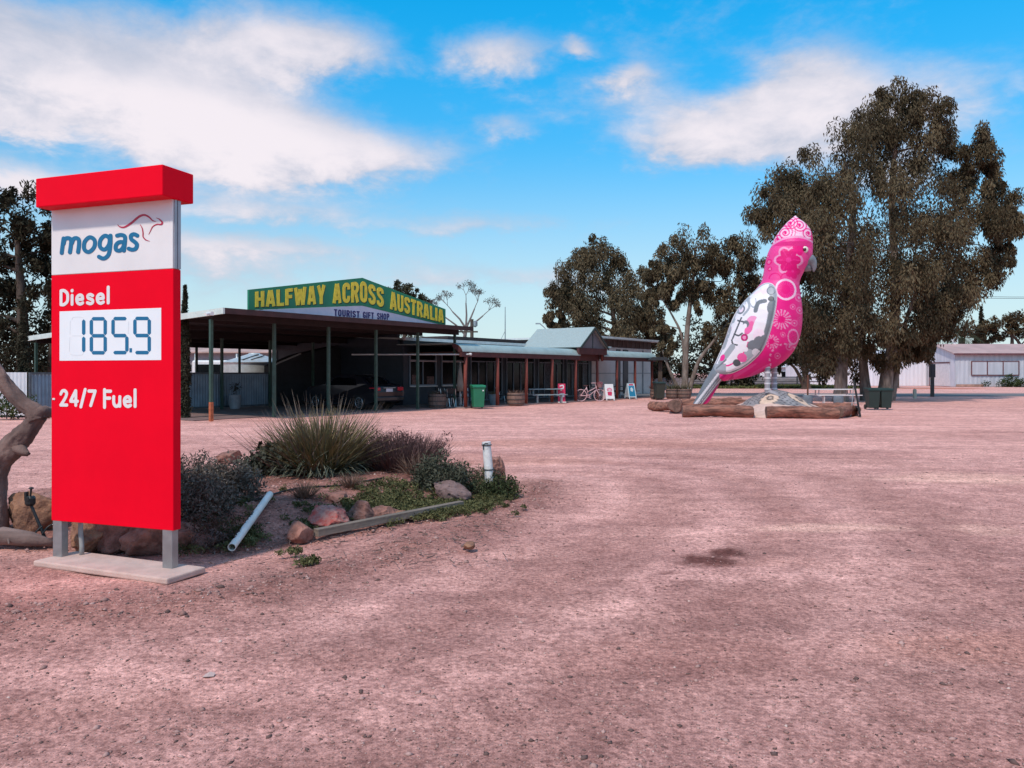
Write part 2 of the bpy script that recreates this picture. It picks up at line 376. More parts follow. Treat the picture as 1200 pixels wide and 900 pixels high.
    base = np.array([(1, 0, 0), (0, 1, 0), (-1, 0, 0), (0, -1, 0), (0, 0, .75), (0, 0, -.75)]); fc = np.array([(0, 1, 4), (1, 2, 4), (2, 3, 4), (3, 0, 4), (1, 0, 5), (2, 1, 5), (3, 2, 5), (0, 3, 5)])
    an = rng.random(n) * 6.28; ca, sa = np.cos(an), np.sin(an)
    b = base[None] * s[:, None, None] * (.65 + .7 * rng.random((n, 6, 1))) * np.array([1.25, .85, .8])
    bx = b[..., 0] * ca[:, None] - b[..., 1] * sa[:, None]; by = b[..., 0] * sa[:, None] + b[..., 1] * ca[:, None]
    V = np.stack([bx + P[:, :1], by + P[:, 1:2], b[..., 2] + Z[:, None] + s[:, None] * .12], -1).reshape(-1, 3)
    Fq = (fc[None] + (np.arange(n) * 6)[:, None, None]).reshape(-1, 3)
    t = rng.random(n)[:, None]; c = np.array((.28, .145, .125)) * (1 - t) + np.array((.55, .33, .29)) * t; c[rng.random(n) < .012] = (.7, .5, .44); c[rng.random(n) < .22] = (.15, .09, .08)
    sm_ = mat('loose_stone', (1, 1, 1), .95, .1, 20, attr='tint', spec=.2)
    o = np_mesh('gravel', V, Fq, sm_, col=np.repeat(c, 6, 0), nv=3); tag(o, 'loose pink and red stones scattered over the dirt yard', kind='stuff')
    # sealed road and verge beyond the yard
    mb = MB(); mb.bx(6, 400, 53.5, 60.5, -.3, .004); tag(mb.build('road', mat('worn_asphalt', (.16, .15, .155), .9, .12, 8, bump=.3)), kind='structure')
    return m
GROUND_MAT = build_ground()

# ---------------------------------------------------------------- lettering helpers
def text_geo(s, off=0.0, space=1.0):
    cu = bpy.data.curves.new('lettering', 'FONT'); cu.body = s; cu.offset = off; cu.extrude = .5; cu.resolution_u = 4; cu.space_character = space
    o = bpy.data.objects.new('lettering', cu); COL.objects.link(o); bpy.context.view_layer.update()
    dg = bpy.context.evaluated_depsgraph_get(); me = bpy.data.meshes.new_from_object(o.evaluated_get(dg))
    V = np.array([v.co[:] for v in me.vertices]); Fs = [tuple(p.vertices) for p in me.polygons]
    bpy.data.objects.remove(o); bpy.data.curves.remove(cu); bpy.data.meshes.remove(me)
    V[:, :2] -= V[:, :2].min(0); V[:, :2] /= V[:, :2].max(0); V[:, 2] = (V[:, 2] > 0) * 1.0
    return V, Fs
def text_mesh(name, s, fn, m, parent, off=0.0, space=1.0):
    """fn(u, v, w): u, v in 0..1 across the line of text, w 0 at the face behind and 1 at the front"""
    V, Fs = text_geo(s, off, space); mb = MB(); mb.add([fn(*q) for q in V], Fs); return mb.build(name, m, parent)
def smooth_path(pts, closed=False, n=10):
    P = [np.array(p, float) for p in pts]; k = len(P); out = []
    rngi = range(k if closed else k - 1)
    for i in rngi:
        p0, p1, p2, p3 = (P[(i - 1) % k], P[i], P[(i + 1) % k], P[(i + 2) % k]) if closed else (P[max(i - 1, 0)], P[i], P[i + 1], P[min(i + 2, k - 1)])
        for j in range(n):
            t = j / n; out.append(.5 * ((2 * p1) + (p2 - p0) * t + (2 * p0 - 5 * p1 + 4 * p2 - p3) * t * t + (3 * p1 - p0 - 3 * p2 + p3) * t ** 3))
    if not closed: out.append(P[-1])
    return np.array(out)
def stroke(mb, pts, wd, fn, closed=False, w=1.0, round_ends=True, n=10):
    """flat brush stroke of width wd (number or start/end taper list) as a raised ribbon; fn maps (x, y, w) to a point"""
    P = smooth_path(pts, closed, n); k = len(P)
    W = np.interp(np.linspace(0, 1, k), np.linspace(0, 1, len(wd)), wd) if hasattr(wd, '__len__') else np.full(k, wd)
    T = np.roll(P, -1, 0) - np.roll(P, 1, 0) if closed else np.gradient(P, axis=0)
    T /= np.linalg.norm(T, axis=1)[:, None] + 1e-9; N = np.stack([-T[:, 1], T[:, 0]], 1)
    Lp = P + N * W[:, None] / 2; Rp = P - N * W[:, None] / 2
    if closed:
        for zz in (0,):
            vs = [fn(*q, w) for q in Lp] + [fn(*q, w) for q in Rp] + [fn(*q, 0) for q in Lp] + [fn(*q, 0) for q in Rp]
            fs = []
            for i in range(k):
                j = (i + 1) % k; fs += [(i, j, k + j, k + i), (2 * k + i, i, j, 2 * k + j)[::-1], (k + i, k + j, 3 * k + j, 3 * k + i)[::-1]]
            mb.add(vs, fs)
    else:
        ring = list(Lp)
        if round_ends:
            c = P[-1]; a0 = math.atan2(N[-1][1], N[-1][0]); ring += [c + W[-1] / 2 * np.array((math.cos(a0 - a), math.sin(a0 - a))) for a in np.linspace(0, math.pi, 9)[1:-1]]
        ring += list(Rp[::-1])
        if round_ends:
            c = P[0]; a0 = math.atan2(-N[0][1], -N[0][0]); ring += [c + W[0] / 2 * np.array((math.cos(a0 - a), math.sin(a0 - a))) for a in np.linspace(0, math.pi, 9)[1:-1]]
        m = len(ring); vs = [fn(*q, w) for q in Lp] + [fn(*q, w) for q in Rp]
        fs = [(i, i + 1, k + i + 1, k + i) for i in range(k - 1)]
        mb.add(vs, fs)
        if round_ends:
            e = ring[k:k + 7]; mb.add([fn(*q, w) for q in [Rp[-1]] + list(e[::-1]) + [Lp[-1]]], [tuple(range(9))])
            e = ring[-7:]; mb.add([fn(*q, w) for q in [Lp[0]] + list(e[::-1]) + [Rp[0]]], [tuple(range(9))])
        mb.add([fn(*q, w) for q in ring] + [fn(*q, 0) for q in ring], [(i, (i + 1) % m, m + (i + 1) % m, m + i) for i in range(m)])

GLYPH = {
 'D': (.62, [[(.1, .1), (.1, .9)], [(.1, .9), (.3, .9), (.5, .74), (.54, .5), (.5, .26), (.3, .1), (.1, .1)]]), 'i': (.2, [[(.1, .1), (.1, .6)], [(.1, .87), (.1, .89)]]),
 'e': (.58, [[(.14, .36), (.47, .36)], [(.48, .38), (.44, .54), (.3, .61), (.14, .52), (.1, .35), (.16, .17), (.32, .09), (.48, .15)]]),
 's': (.52, [[(.43, .54), (.28, .61), (.13, .55), (.15, .42), (.3, .35), (.42, .28), (.42, .15), (.28, .09), (.1, .15)]]), 'l': (.2, [[(.1, .1), (.1, .98)]]),
 '2': (.58, [[(.1, .72), (.2, .88), (.36, .9), (.48, .78), (.45, .6), (.3, .36), (.12, .12)], [(.1, .1), (.5, .1)]]), '4': (.62, [[(.43, .1), (.43, .9)], [(.41, .9), (.1, .36)], [(.1, .32), (.54, .32)]]),
 '/': (.42, [[(.06, .02), (.34, .98)]]), '7': (.56, [[(.08, .9), (.48, .9)], [(.48, .88), (.2, .1)]]), 'u': (.58, [[(.1, .6), (.1, .28), (.18, .12), (.3, .09), (.42, .16), (.48, .3)], [(.48, .6), (.48, .1)]]),
 'A': (.60, [[(.09, 0), (.27, 1)], [(.51, 0), (.33, 1)], [(.17, .26), (.43, .26)]]), 'H': (.56, [[(.1, 0), (.1, 1)], [(.46, 0), (.46, 1)], [(.1, .5), (.46, .5)]]), 'L': (.48, [[(.1, 0), (.1, 1)], [(.1, .09), (.48, .09)]]),
 'F': (.50, [[(.1, .02), (.1, .98)], [(.1, .9), (.48, .9)], [(.1, .52), (.43, .52)]]), 'W': (.80, [[(.08, 1), (.22, 0)], [(.38, .9), (.24, 0)], [(.42, .9), (.56, 0)], [(.72, 1), (.58, 0)]]), 'Y': (.58, [[(.08, 1), (.28, .42)], [(.50, 1), (.30, .42)], [(.29, .5), (.29, 0)]]),
 'C': (.54, [[(.45, .66), (.43, .84), (.28, .91), (.13, .82), (.1, .5), (.13, .18), (.28, .09), (.43, .16), (.45, .34)]]), 'R': (.56, [[(.1, 0), (.1, 1)], [(.1, .91), (.32, .91), (.45, .8), (.45, .62), (.32, .5), (.1, .5)], [(.3, .5), (.48, 0)]]),
 'O': (.56, [[(.28, .91), (.43, .82), (.46, .5), (.43, .18), (.28, .09), (.13, .18), (.1, .5), (.13, .82)], 'c']), 'S': (.56, [[(.46, .72), (.42, .87), (.28, .91), (.14, .85), (.1, .7), (.18, .57), (.37, .45), (.46, .32), (.43, .16), (.28, .09), (.13, .14), (.09, .29)]]),
 'U': (.56, [[(.1, 1), (.1, .35), (.14, .15), (.28, .09), (.42, .15), (.46, .35), (.46, 1)]]), 'T': (.52, [[(.02, .91), (.5, .91)], [(.26, .91), (.26, 0)]]), 'I': (.2, [[(.1, 0), (.1, 1)]]),
 'G': (.56, [[(.45, .68), (.42, .85), (.28, .91), (.13, .82), (.1, .5), (.13, .18), (.28, .09), (.42, .15), (.46, .28)], [(.46, .03), (.46, .44)], [(.3, .42), (.5, .42)]]), 'P': (.54, [[(.1, 0), (.1, 1)], [(.1, .91), (.32, .91), (.45, .8), (.45, .62), (.32, .48), (.1, .48)]]), ' ': (.26, [])}
def lettering(name, s, fn, m, parent, wd, gap, rounded=True):
    """painted letters drawn with a flat brush; fn(u, v, w) as in a line of text, u and v in 0..1"""
    total = sum(GLYPH[c][0] for c in s) + gap * (len(s) - 1); mb = MB(); x = 0.0
    for c in s:
        gw, st = GLYPH[c]; closed = 'c' in st; k = 0
        for pts in st:
            if pts == 'c': continue
            stroke(mb, pts, wd, lambda a, b, w, x=x: fn((x + a) / total, b, w), closed, 1.0 + .12 * k, rounded, 6); k += 1
        x += gw + gap
    return mb.build(name, m, parent)

# ---------------------------------------------------------------- fuel price sign
SO = Vector((-3.975, 6.67, 0)); SE = Vector((-2.73, 6.23, 0)); S_W = (SE - SO).length
SS = (SE - SO).normalized(); SNF = Vector((SS.y, -SS.x, 0))           # along the face, out of the face
S_ROT = math.atan2(SS.y, SS.x)
def sgn(px, py):
    """pixel on the sign's face -> (distance along it, height)"""
    d = Vector(((px - 600) / F, 1, 0)); den = d.x * SNF.x + d.y * SNF.y; t = (SO.x * SNF.x + SO.y * SNF.y) / den
    p = d * t; return (p - SO).dot(SS), CAMH + (HOR - py) / F * t
def build_sign():
    sred = mat('sign_red', (.88, .001, .018), .55, .03, 2, spec=.06); swhite = mat('sign_white', (.80, .74, .73), .45, .04, 2); sblue = mat('sign_blue', (.002, .14, .29), .4, .05)
    skred = mat('kangaroo_red', (.46, .01, .05), .4, .05); salu = mat('sign_edge_aluminium', (.40, .40, .44), .4, .1, 4, .6)
    slcd = mat('price_panel_white', (.84, .84, .86), .35, .02); sghost = mat('unlit_segment', (.66, .66, .68), .4, .02)
    t = thing('fuel_price_sign', 'tall red and white fuel price sign on two steel posts', 'fuel sign', SO, S_ROT)
    th = .085; Z0, Z1, ZB = .327, 3.0, 2.44
    mb = MB(); mb.bx(0, S_W, .0, th, Z0, ZB); mb.build('red_panel', sred, t, bevel=.006)
    mb = MB(); mb.bx(0, S_W - .005, .0, th - .002, ZB + .002, Z1 + .05); mb.build('logo_panel', swhite, t, bevel=.005)
    mb = MB(); mb.bx(S_W - .004, S_W + .006, .012, .036, ZB + .004, Z1 + .02); mb.bx(S_W - .004, S_W + .006, .046, .078, ZB + .004, Z1 + .02); mb.build('edge_trim', salu, t)
    mb = MB(); mb.bx(-.01, S_W + .025, -.14, .20, 3.0, 3.245); mb.build('cap', sred, t, bevel=.008)
    for x0 in (.012, S_W - .115):
        mb = MB(); mb.bx(x0, x0 + .10, .0 + .004, .072, -.05, Z0 + .01); mb.build('post', GREY_METAL, t, bevel=.004)
    mb = MB(); mb.tube([(.20, .13, 0), (.20, .13, .10), (.165, .15, .2), (.16, .15, .6)], .02, 10); mb.build('conduit', mat('grey_conduit', (.34, .34, .33), .5, .1), t, smooth=True)
    # lettering: canvas coordinates of the logo -> face
    def mp(ox, oy, k):
        def f(x, y, w):
            s, z = sgn(ox + x * k, oy + y * k); return (s, -.001 - .0022 * w, z)
        return f
    f = mp(50, 225, .1375); mb = MB(); q = 34
    stroke(mb, [(164, 520), (170, 470), (180, 396)], q, f, w=1.0)
    stroke(mb, [(180, 440), (192, 402), (220, 393), (243, 408), (243, 450), (234, 514)], q, f, w=1.2)
    stroke(mb, [(250, 436), (264, 402), (288, 393), (310, 408), (312, 450), (304, 512)], q, f, w=1.4)
    stroke(mb, [(403, 386), (444, 412), (440, 470), (396, 511), (357, 488), (360, 425)], q, f, True, w=1.0)
    stroke(mb, [(532, 373), (570, 395), (566, 450), (530, 490), (491, 468), (494, 410)], q, f, True, w=1.0)
    stroke(mb, [(580, 372), (579, 440), (568, 520), (545, 555), (515, 567), (482, 552)], q, f, w=1.3)
    stroke(mb, [(636, 372), (672, 366), (700, 378), (704, 410), (694, 500)], q, f, w=1.0)
    stroke(mb, [(655, 428), (694, 432), (688, 470), (660, 499), (627, 490), (628, 452)], q, f, True, w=1.3)
    stroke(mb, [(808, 372), (780, 360), (755, 372), (757, 402), (785, 425), (805, 448), (795, 482), (765, 492), (735, 483)], q, f, w=1.0)
    mb.build('wordmark', sblue, t)
    mb = MB()
    stroke(mb, [(640, 278), (660, 297), (700, 299), (760, 262), (820, 212), (865, 196), (905, 212), (940, 244), (968, 250)], [2, 9, 14, 17, 18, 17, 14, 9, 2], f, w=1.0)
    stroke(mb, [(968, 220), (995, 232), (1020, 258), (1012, 276), (975, 276), (940, 295), (922, 328), (905, 362)], [2, 9, 15, 13, 9, 8, 6, 2], f, w=1.0)
    stroke(mb, [(833, 278), (850, 310), (857, 350), (858, 382), (880, 408), (912, 419)], [3, 8, 10, 9, 9, 2], f, w=1.0)
    mb.build('kangaroo_emblem', skred, t)
    def fit(x0, yb0, x1, yb1, ytl, ytr):
        s0, z0 = sgn(x0, yb0); s1, z1 = sgn(x1, yb1); _, zt0 = sgn(x0, ytl); _, zt1 = sgn(x1, ytr); zb = (z0 + z1) / 2; zt = (zt0 + zt1) / 2
        return lambda u, v, w: (s0 + (s1 - s0) * u, -.001 - .002 * w, zb + (zt - zb) * v)
    lettering('fuel_name', 'Diesel', fit(70, 359, 129, 357, 338.5, 336.5), swhite, t, .185, .10)
    lettering('hours_text', '24/7 Fuel', fit(69.8, 476.5, 160.5, 478.5, 455.5, 457), swhite, t, .185, .08)
    s0, z0 = sgn(62, 467.5); mb = MB(); mb.bx(s0, s0 + .028, -.006, -.001, z0 - .008, z0 + .008); mb.build('dash', swhite, t)
    sa, zt = sgn(70, 365); sb, _ = sgn(189, 363); _, zb = sgn(70, 422.7)
    mb = MB(); mb.bx(sa, sb, -.0018, .001, zb, zt); pd = mb.build('price_display', slcd, t)
    g = mp(55, 320, .2)
    def seg(mb, dg, which, w):
        x0, x1, y0, y1 = dg; ym = (y0 + y1) / 2; hw = 10.5; i = 8
        H = lambda y: [(x0 + i, y), (x0 + i + 8, y - hw), (x1 - i - 8, y - hw), (x1 - i, y), (x1 - i - 8, y + hw), (x0 + i + 8, y + hw)]
        Vv = lambda x, a, b: [(x, a + 3), (x + 10, a + 13), (x + 10, b - 13), (x, b - 3), (x - 10, b - 13), (x - 10, a + 13)]
        S = {'a': H(y0), 'g': H(ym), 'd': H(y1), 'f': Vv(x0 + 7, y0, ym), 'b': Vv(x1 - 7, y0, ym), 'e': Vv(x0 + 7, ym, y1), 'c': Vv(x1 - 7, ym, y1)}
        for c in which:
            P = S[c]; mb.add([g(*p, w) for p in P], [tuple(range(6))])
    D = [(138, 224, 268, 468), (255, 350, 268, 467), (382, 477, 267, 466), (510, 608, 266, 466)]
    mb = MB()
    for dg, s in zip(D, ('bc', 'abcdefg', 'afgcd', 'abfgcd')):
        seg(mb, dg, s, .95)
    mb.add([g(*p, .95) for p in ((485, 440), (500, 440), (500, 465), (485, 465))], [(0, 1, 2, 3)])
    mb.build('price_digits', sblue, pd)
    # faint outline of the unlit segments of the first digit
    def outline(dg, which, hw=7):
        x0, x1, y0, y1 = dg; ym = (y0 + y1) / 2
        for c in which:
            L = {'a': [(x0 + 10, y0 + 9), (x0 + 18, y0 - 9), (x1 - 18, y0 - 9), (x1 - 10, y0)], 'f': [(x0, y0 + 12), (x0 - 2, ym - 8)], 'e': [(x0 - 2, ym + 8), (x0 - 6, y1 - 8)],
                 'd': [(x0, y1 + 6), (x0 + 14, y1 + 12), (x1 - 18, y1 + 12), (x1 - 10, y1)], 'g': [(x0 + 12, ym), (x1 - 14, ym)], 'b': [(x1 + 4, y0 + 16), (x1, ym - 10)]}[c]
            stroke(gh, L, 2.0, g, w=.8, round_ends=False, n=2)
    gh = MB(); outline(D[0], 'afegd'); gh.build('unlit_outline', sghost, pd); gh = MB(); outline(D[2], 'b'); gh.build('unlit_outline', sghost, pd)
    sl = MB(); sl.box((.755, .03, -.006), (1.50, .40, .05)); o = sl.build('concrete_slab', mat('pale_concrete', (.62, .42, .36), .9, .1, 5, bump=.25, bscale=60), None, bevel=.012, loc=SO, rotz=S_ROT + R(-3))
    tag(o, 'thin pale concrete slab under the red fuel price sign', 'concrete slab')
build_sign()

# ---------------------------------------------------------------- roadhouse, carport, gable sign
UANG = math.atan2(.811, .585); UO = Vector((-10.08, 25.9, 0))
def loc_uw(t, w, z=0): return UO + Vector((.585 * t - .811 * w, .811 * t + .585 * w, z))
def build_roadhouse():
    roofm = mat('zinc_roof_sheet', (.38, .47, .45), .45, .08, 2, .15, streak=(1, 1, 1)); darkroof = mat('dark_roof_edge', (.05, .03, .03), .8, .2); fascia = mat('maroon_fascia', (.085, .022, .022), .7, .15)
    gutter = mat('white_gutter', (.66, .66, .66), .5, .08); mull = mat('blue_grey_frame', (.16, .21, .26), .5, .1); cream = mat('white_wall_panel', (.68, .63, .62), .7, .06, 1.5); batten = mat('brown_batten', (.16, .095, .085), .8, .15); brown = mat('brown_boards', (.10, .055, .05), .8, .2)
    concf = mat('verandah_concrete', (.26, .19, .18), .9, .15, 4); ceil = mat('verandah_ceiling', (.10, .05, .045), .9, .2)
    b = thing('roadhouse', 'long low roadhouse with bullnose verandah and dark windows', 'roadhouse', UO, UANG)
    WZ = 3.2
    # shell: walls around a dark interior
    mb = MB(); mb.bx(12.5, 30.9, 3.15, 3.35, 0, .55); mb.bx(12.5, 30.9, 3.15, 3.35, 2.62, WZ)
    for t0 in (12.5, 14.9, 17.3, 20.6, 23.9, 27.2, 30.5): mb.bx(t0, t0 + .4, 3.152, 3.348, .5, 2.7)
    mb.bx(12.5, 12.7, 3.35, 13, 0, WZ); mb.bx(12.5, 31, 12.8, 13, 0, WZ); mb.bx(30.7, 30.9, 3.35, 12.8, 0, WZ)
    mb.build('wall', NAVY, b)
    mb = MB(); mb.prism([(12.32, 3.36, WZ - .3), (12.32, 13, WZ - .3), (12.32, 13, 3.14), (12.32, 3.36, 3.50)], (.15, 0, 0)); mb.build('dark_infill', NAVY, b)  # dark infill added to close the bright gap below the carport roof
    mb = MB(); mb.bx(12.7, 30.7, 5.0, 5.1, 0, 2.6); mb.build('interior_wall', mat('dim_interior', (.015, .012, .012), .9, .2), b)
    # windows with mullions
    wins = [(12.9, 14.9, .95, 2.62, 1), (15.3, 17.3, .95, 2.62, 1), (17.7, 20.6, .06, 2.62, 3), (21.0, 23.9, .06, 2.62, 3), (24.3, 27.2, .06, 2.62, 3), (27.6, 30.5, .06, 2.62, 3)]
    mb = MB(); mb.bx(12.9, 14.9, 3.2, 3.3, .55, .95); mb.bx(15.3, 17.3, 3.2, 3.3, .55, .95); mb.build('dado', NAVY, b)
    for (a, c, z0, z1, k) in wins:
        m_ = MB(); w0, w1 = 3.10, 3.22
        for x in (a, c - .07): m_.bx(x, x + .07, w0, w1, z0, z1)
        m_.bx(a + .07, c - .07, w0, w1, z0, z0 + .07); m_.bx(a + .07, c - .07, w0, w1, z1 - .07, z1); m_.bx(a + .07, c - .07, w0 + .01, w1 - .01, z1 - .42, z1 - .36)
        fr = m_.build('window', mull, b)
        for i in range(1, k + 1):
            x = a + (c - a) * i / (k + 1); q = MB(); q.bx(x - .03, x + .03, w0 + .015, w1 - .015, z0 + .07, z1 - .43); q.build('mullion', mull, fr)
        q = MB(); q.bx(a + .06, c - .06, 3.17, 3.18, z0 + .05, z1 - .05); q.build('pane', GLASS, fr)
        if k == 1: q = MB(); q.bx(a - .02, c + .02, 3.03, 3.098, z0 - .05, z0 + .012); q.build('sill', gutter, fr); q = MB(); q.bx(a + .02, c - .02, 3.07, 3.098, z1 - .46, z1 - .40); q.build('transom', mat('pale_transom', (.40, .38, .40), .6, .1), fr)
    # posters and curtains seen behind the glass
    for (a, z0, w_, h_, c) in ((13.1, 1.0, .5, .5, (.20, .11, .10)), (14.2, 1.0, .55, .42, (.18, .10, .09)), (16.6, 1.1, .4, 1.2, (.10, .17, .18)), (22.4, .5, .22, 1.6, (.18, .16, .16)), (25.0, .6, .8, 1.7, (.10, .11, .14)), (28.2, .6, .9, 1.7, (.13, .14, .16)), (29.6, .6, .7, 1.7, (.12, .13, .15))):
        q = MB(); q.bx(a, a + w_, 3.14, 3.165, z0, z0 + h_); q.build('poster' if h_ < 1 else 'curtain', mat('faded_print', c, .7, .3, 9), b)
    # main roof with white gutter, rising to the back
    mb = MB(); mb.prism([(12.3, 2.9, WZ + .02), (12.3, 13.2, WZ + .55), (12.3, 13.2, WZ + .63), (12.3, 2.9, WZ + .10)], (18.8, 0, 0)); mb.build('roof', roofm, b)
    mb = MB(); mb.bx(12.2, 26.0, 2.74, 2.9, WZ - .02, WZ + .13); mb.build('gutter', gutter, b)
    mb = MB(); mb.bx(18.0, 26.5, 5.0, 7.0, WZ + .30, WZ + .48); mb.build('roof_plant', darkroof, b)
    # bullnose verandah in two lengths, either side of the entrance gable
    def bullnose(t0, t1):
        prof = [(3.12, 2.98)]
        for k in range(9):
            a = R(90 - 78 * k / 8); prof.append((-.42 - .60 * math.cos(a), 2.50 + .46 * math.sin(a)))
        top = prof; inner = [(w, z - .03) for (w, z) in reversed(prof)]
        m_ = MB(); m_.prism([(t0, w, z) for (w, z) in top + inner], (t1 - t0, 0, 0)); m_.build('verandah_roof', roofm, b)
        e = MB()
        for tt in (t0 - .02, t1 - .02):
            e = MB(); e.prism([(tt, w, z - .01) for (w, z) in prof[1:]] + [(tt, -.80, 2.55), (tt, -.42, 2.80)], (.04, 0, 0)); e.build('end_board', fascia, b)
        e = MB(); e.bx(t0, t1, -.97, -.83, 2.34, 2.55); e.build('verandah_beam', fascia, b)
    bullnose(12.0, 22.45); bullnose(25.15, 32.3)
    mb = MB(); mb.bx(12.72, 32, -.55, 3.1, 2.56, 2.60); mb.build('verandah_ceiling', ceil, b)
    mb = MB(); mb.bx(12.1, 32.4, -1.05, 3.14, -.08, .035); mb.build('verandah_floor', concf, b)
    for i in range(9):
        t0 = 12.35 + 2.43 * i; m_ = MB(); r = .085
        m_.tube([(t0, -.9, .03), (t0 + .02 * (i % 3 - 1), -.9, 1.2), (t0, -.9, 2.36)], [r * 1.08, r, r * .97], 10); m_.build('verandah_post', RED_POST, b, smooth=True)
    for t0, hh in ((22.45, 3.05), (25.15, 3.05)):
        m_ = MB(); m_.tube([(t0, -.86, 2.3), (t0, -.86, hh)], .08, 10); m_.build('gable_post', RED_POST, b, smooth=True)
    # entrance gable
    g0, g1, gm, ze, zr = 22.2, 25.4, 23.8, 3.02, 4.18
    mb = MB()
    for (ta, tb) in ((g0, gm), (g1, gm)):
        mb.prism([(ta, -1.15, ze), (tb, -1.15, zr), (tb, -1.15, zr + .07), (ta - .06 * (1 if ta < gm else -1), -1.15, ze + .03)], (0, 4.0, 0))
    mb.build('gable_roof', mat('gable_roof_sheet', (.38, .44, .43), .5, .12, 14, .1, streak=(.2, 3, 1)), b)
    mb = MB(); mb.prism([(g0 + .18, -1.0, ze), (g1 - .18, -1.0, ze), (gm, -1.0, zr - .12)], (0, .06, 0)); mb.build('gable_panel', mat('gable_grey_panel', (.15, .15, .165), .7, .12, 2), b)
    mb = MB(); mb.bar((g0, -1.17, ze - .02), (gm, -1.17, zr - .0), .05, .12); mb.bar((g1, -1.17, ze - .02), (gm, -1.17, zr - .0), .05, .12); mb.bx(gm - .025, gm + .025, -1.03, -1.0, ze, zr - .2); mb.build('barge_board', mat('dark_green_trim', (.03, .05, .045), .6, .1), b)
    mb = MB(); mb.bx(g0, g1, -1.06, -.9, 2.66, ze - .003); mb.bx(g0 + .1, g1 - .1, -.6, -.5, 2.3, 2.95); mb.build('gable_beam', fascia, b)
    # taller block at the far end
    mb = MB(); mb.bx(30.9, 40.2, 3.15, 11, 0, 3.42); mb.build('tall_block_wall', cream, b)
    mb = MB(); mb.bx(30.92, 40.18, 3.17, 10.9, 3.42, 4.0); mb.build('clerestory', brown, b)
    mb = MB()
    for k in range(13):
        mb = MB(); mb.bx(31.2 + k * .7, 31.26 + k * .7, 3.13, 3.18, 3.44, 3.98); mb.build('clerestory_batten', batten, b)
    mb = MB(); mb.bx(30.4, 40.9, 2.45, 12, 3.98, 4.12); mb.build('tall_roof', gutter, b)
    mb = MB(); mb.bx(30.3, 31.4, 1.9, 3.1, 3.30, 3.38); mb.build('roof_step', gutter, b)
    for (a, c) in ((34.4, 35.0), (35.45, 36.2)):
        q = MB(); q.bx(a, c, 3.10, 3.16, .1, 3.3); d_ = q.build('door', mat('dark_door', (.02, .02, .03), .5, .1), b)
        q = MB(); q.bx(c - .12, c - .08, 3.05, 3.10, .95, 1.1); q.build('handle', GREY_METAL, d_)
    mb = MB(); mb.bx(30.91, 40.19, 3.12, 3.15, 1.55, 1.60); mb.bx(38.6, 38.75, 3.1, 3.15, .05, 3.3); mb.build('wall_trim', mat('grey_trim', (.30, .29, .31), .6, .1), b)
    # rain pipe running out to the verandah corner
    mb = MB(); mb.tube([(9.0, 3.0, 2.43), (12.3, -.7, 2.45), (12.35, -1.12, 2.45)], .035, 8); mb.tube([(12.345, -1.13, 2.45), (12.35, -1.24, 2.45)], .06, 8); mb.build('rain_pipe', gutter, b, smooth=True)
    return b
build_roadhouse()

def build_carport():
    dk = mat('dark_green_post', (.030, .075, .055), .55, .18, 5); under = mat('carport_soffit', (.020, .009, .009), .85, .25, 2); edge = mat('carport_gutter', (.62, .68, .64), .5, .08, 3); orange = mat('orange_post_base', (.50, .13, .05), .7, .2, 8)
    c = thing('carport', 'big flat roofed open carport on thin dark green posts', 'carport', UO, UANG)
    zf, zb, w0, w1 = 3.72, 3.16, -.8, 14.2
    zz = lambda w: zf + (zb - zf) * (w - w0) / (w1 - w0)
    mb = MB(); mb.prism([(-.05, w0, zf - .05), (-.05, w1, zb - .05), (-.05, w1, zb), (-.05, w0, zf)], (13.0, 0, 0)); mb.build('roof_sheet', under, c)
    mb = MB(); mb.bx(-.05, 12.95, w0 - .05, w0, zf - .17, zf + .02); mb.build('front_fascia', mat('maroon_edge', (.055, .018, .018), .7, .2), c)
    mb = MB(); mb.prism([(-.12, w0 - .05, zf - .18), (-.12, w1, zb - .18), (-.12, w1, zb + .02), (-.12, w0 - .05, zf + .02)], (.07, 0, 0)); mb.build('side_gutter', edge, c)
    for w in (0.0, 2.3, 4.7, 7.0, 9.0, 11.0, 13.0):
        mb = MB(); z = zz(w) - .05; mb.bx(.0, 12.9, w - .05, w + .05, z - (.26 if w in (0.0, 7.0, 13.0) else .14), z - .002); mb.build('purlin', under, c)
    for i in range(6):
        for w in (0.0, 7.0, 13.0):
            z = zz(w) - .30
            if w == 7.0 and i in (0,): continue
            t0 = 2.53 * i; h0 = .62 if (i == 0 and w == 0) else 0
            mb = MB(); mb.bx(t0 - .05, t0 + .05, w - .05, w + .05, h0, z); p = mb.build('post', dk, c)
            if h0:
                mb = MB(); mb.bx(t0 - .055, t0 + .055, w - .055, w + .055, -.05, h0); mb.build('post_base', orange, p)
    mb = MB(); mb.bx(-.42, -.30, -.62, -.50, zf - .24, zf - .12); mb.tube([(-.42, -.56, zf - .18), (-.58, -.60, zf - .22)], .05, 10); mb.build('camera', WHITE, c)
    # floor of the carport: one sheet, darker than the yard
    o = MB(); o.bx(-.3, 12.4, .6, 13.6, -.06, .006); tag(o.build('carport_floor', mat('carport_ground', (.25, .15, .135), .95, .2, 2, bump=.3), None, loc=UO, rotz=UANG), kind='structure')
build_carport()

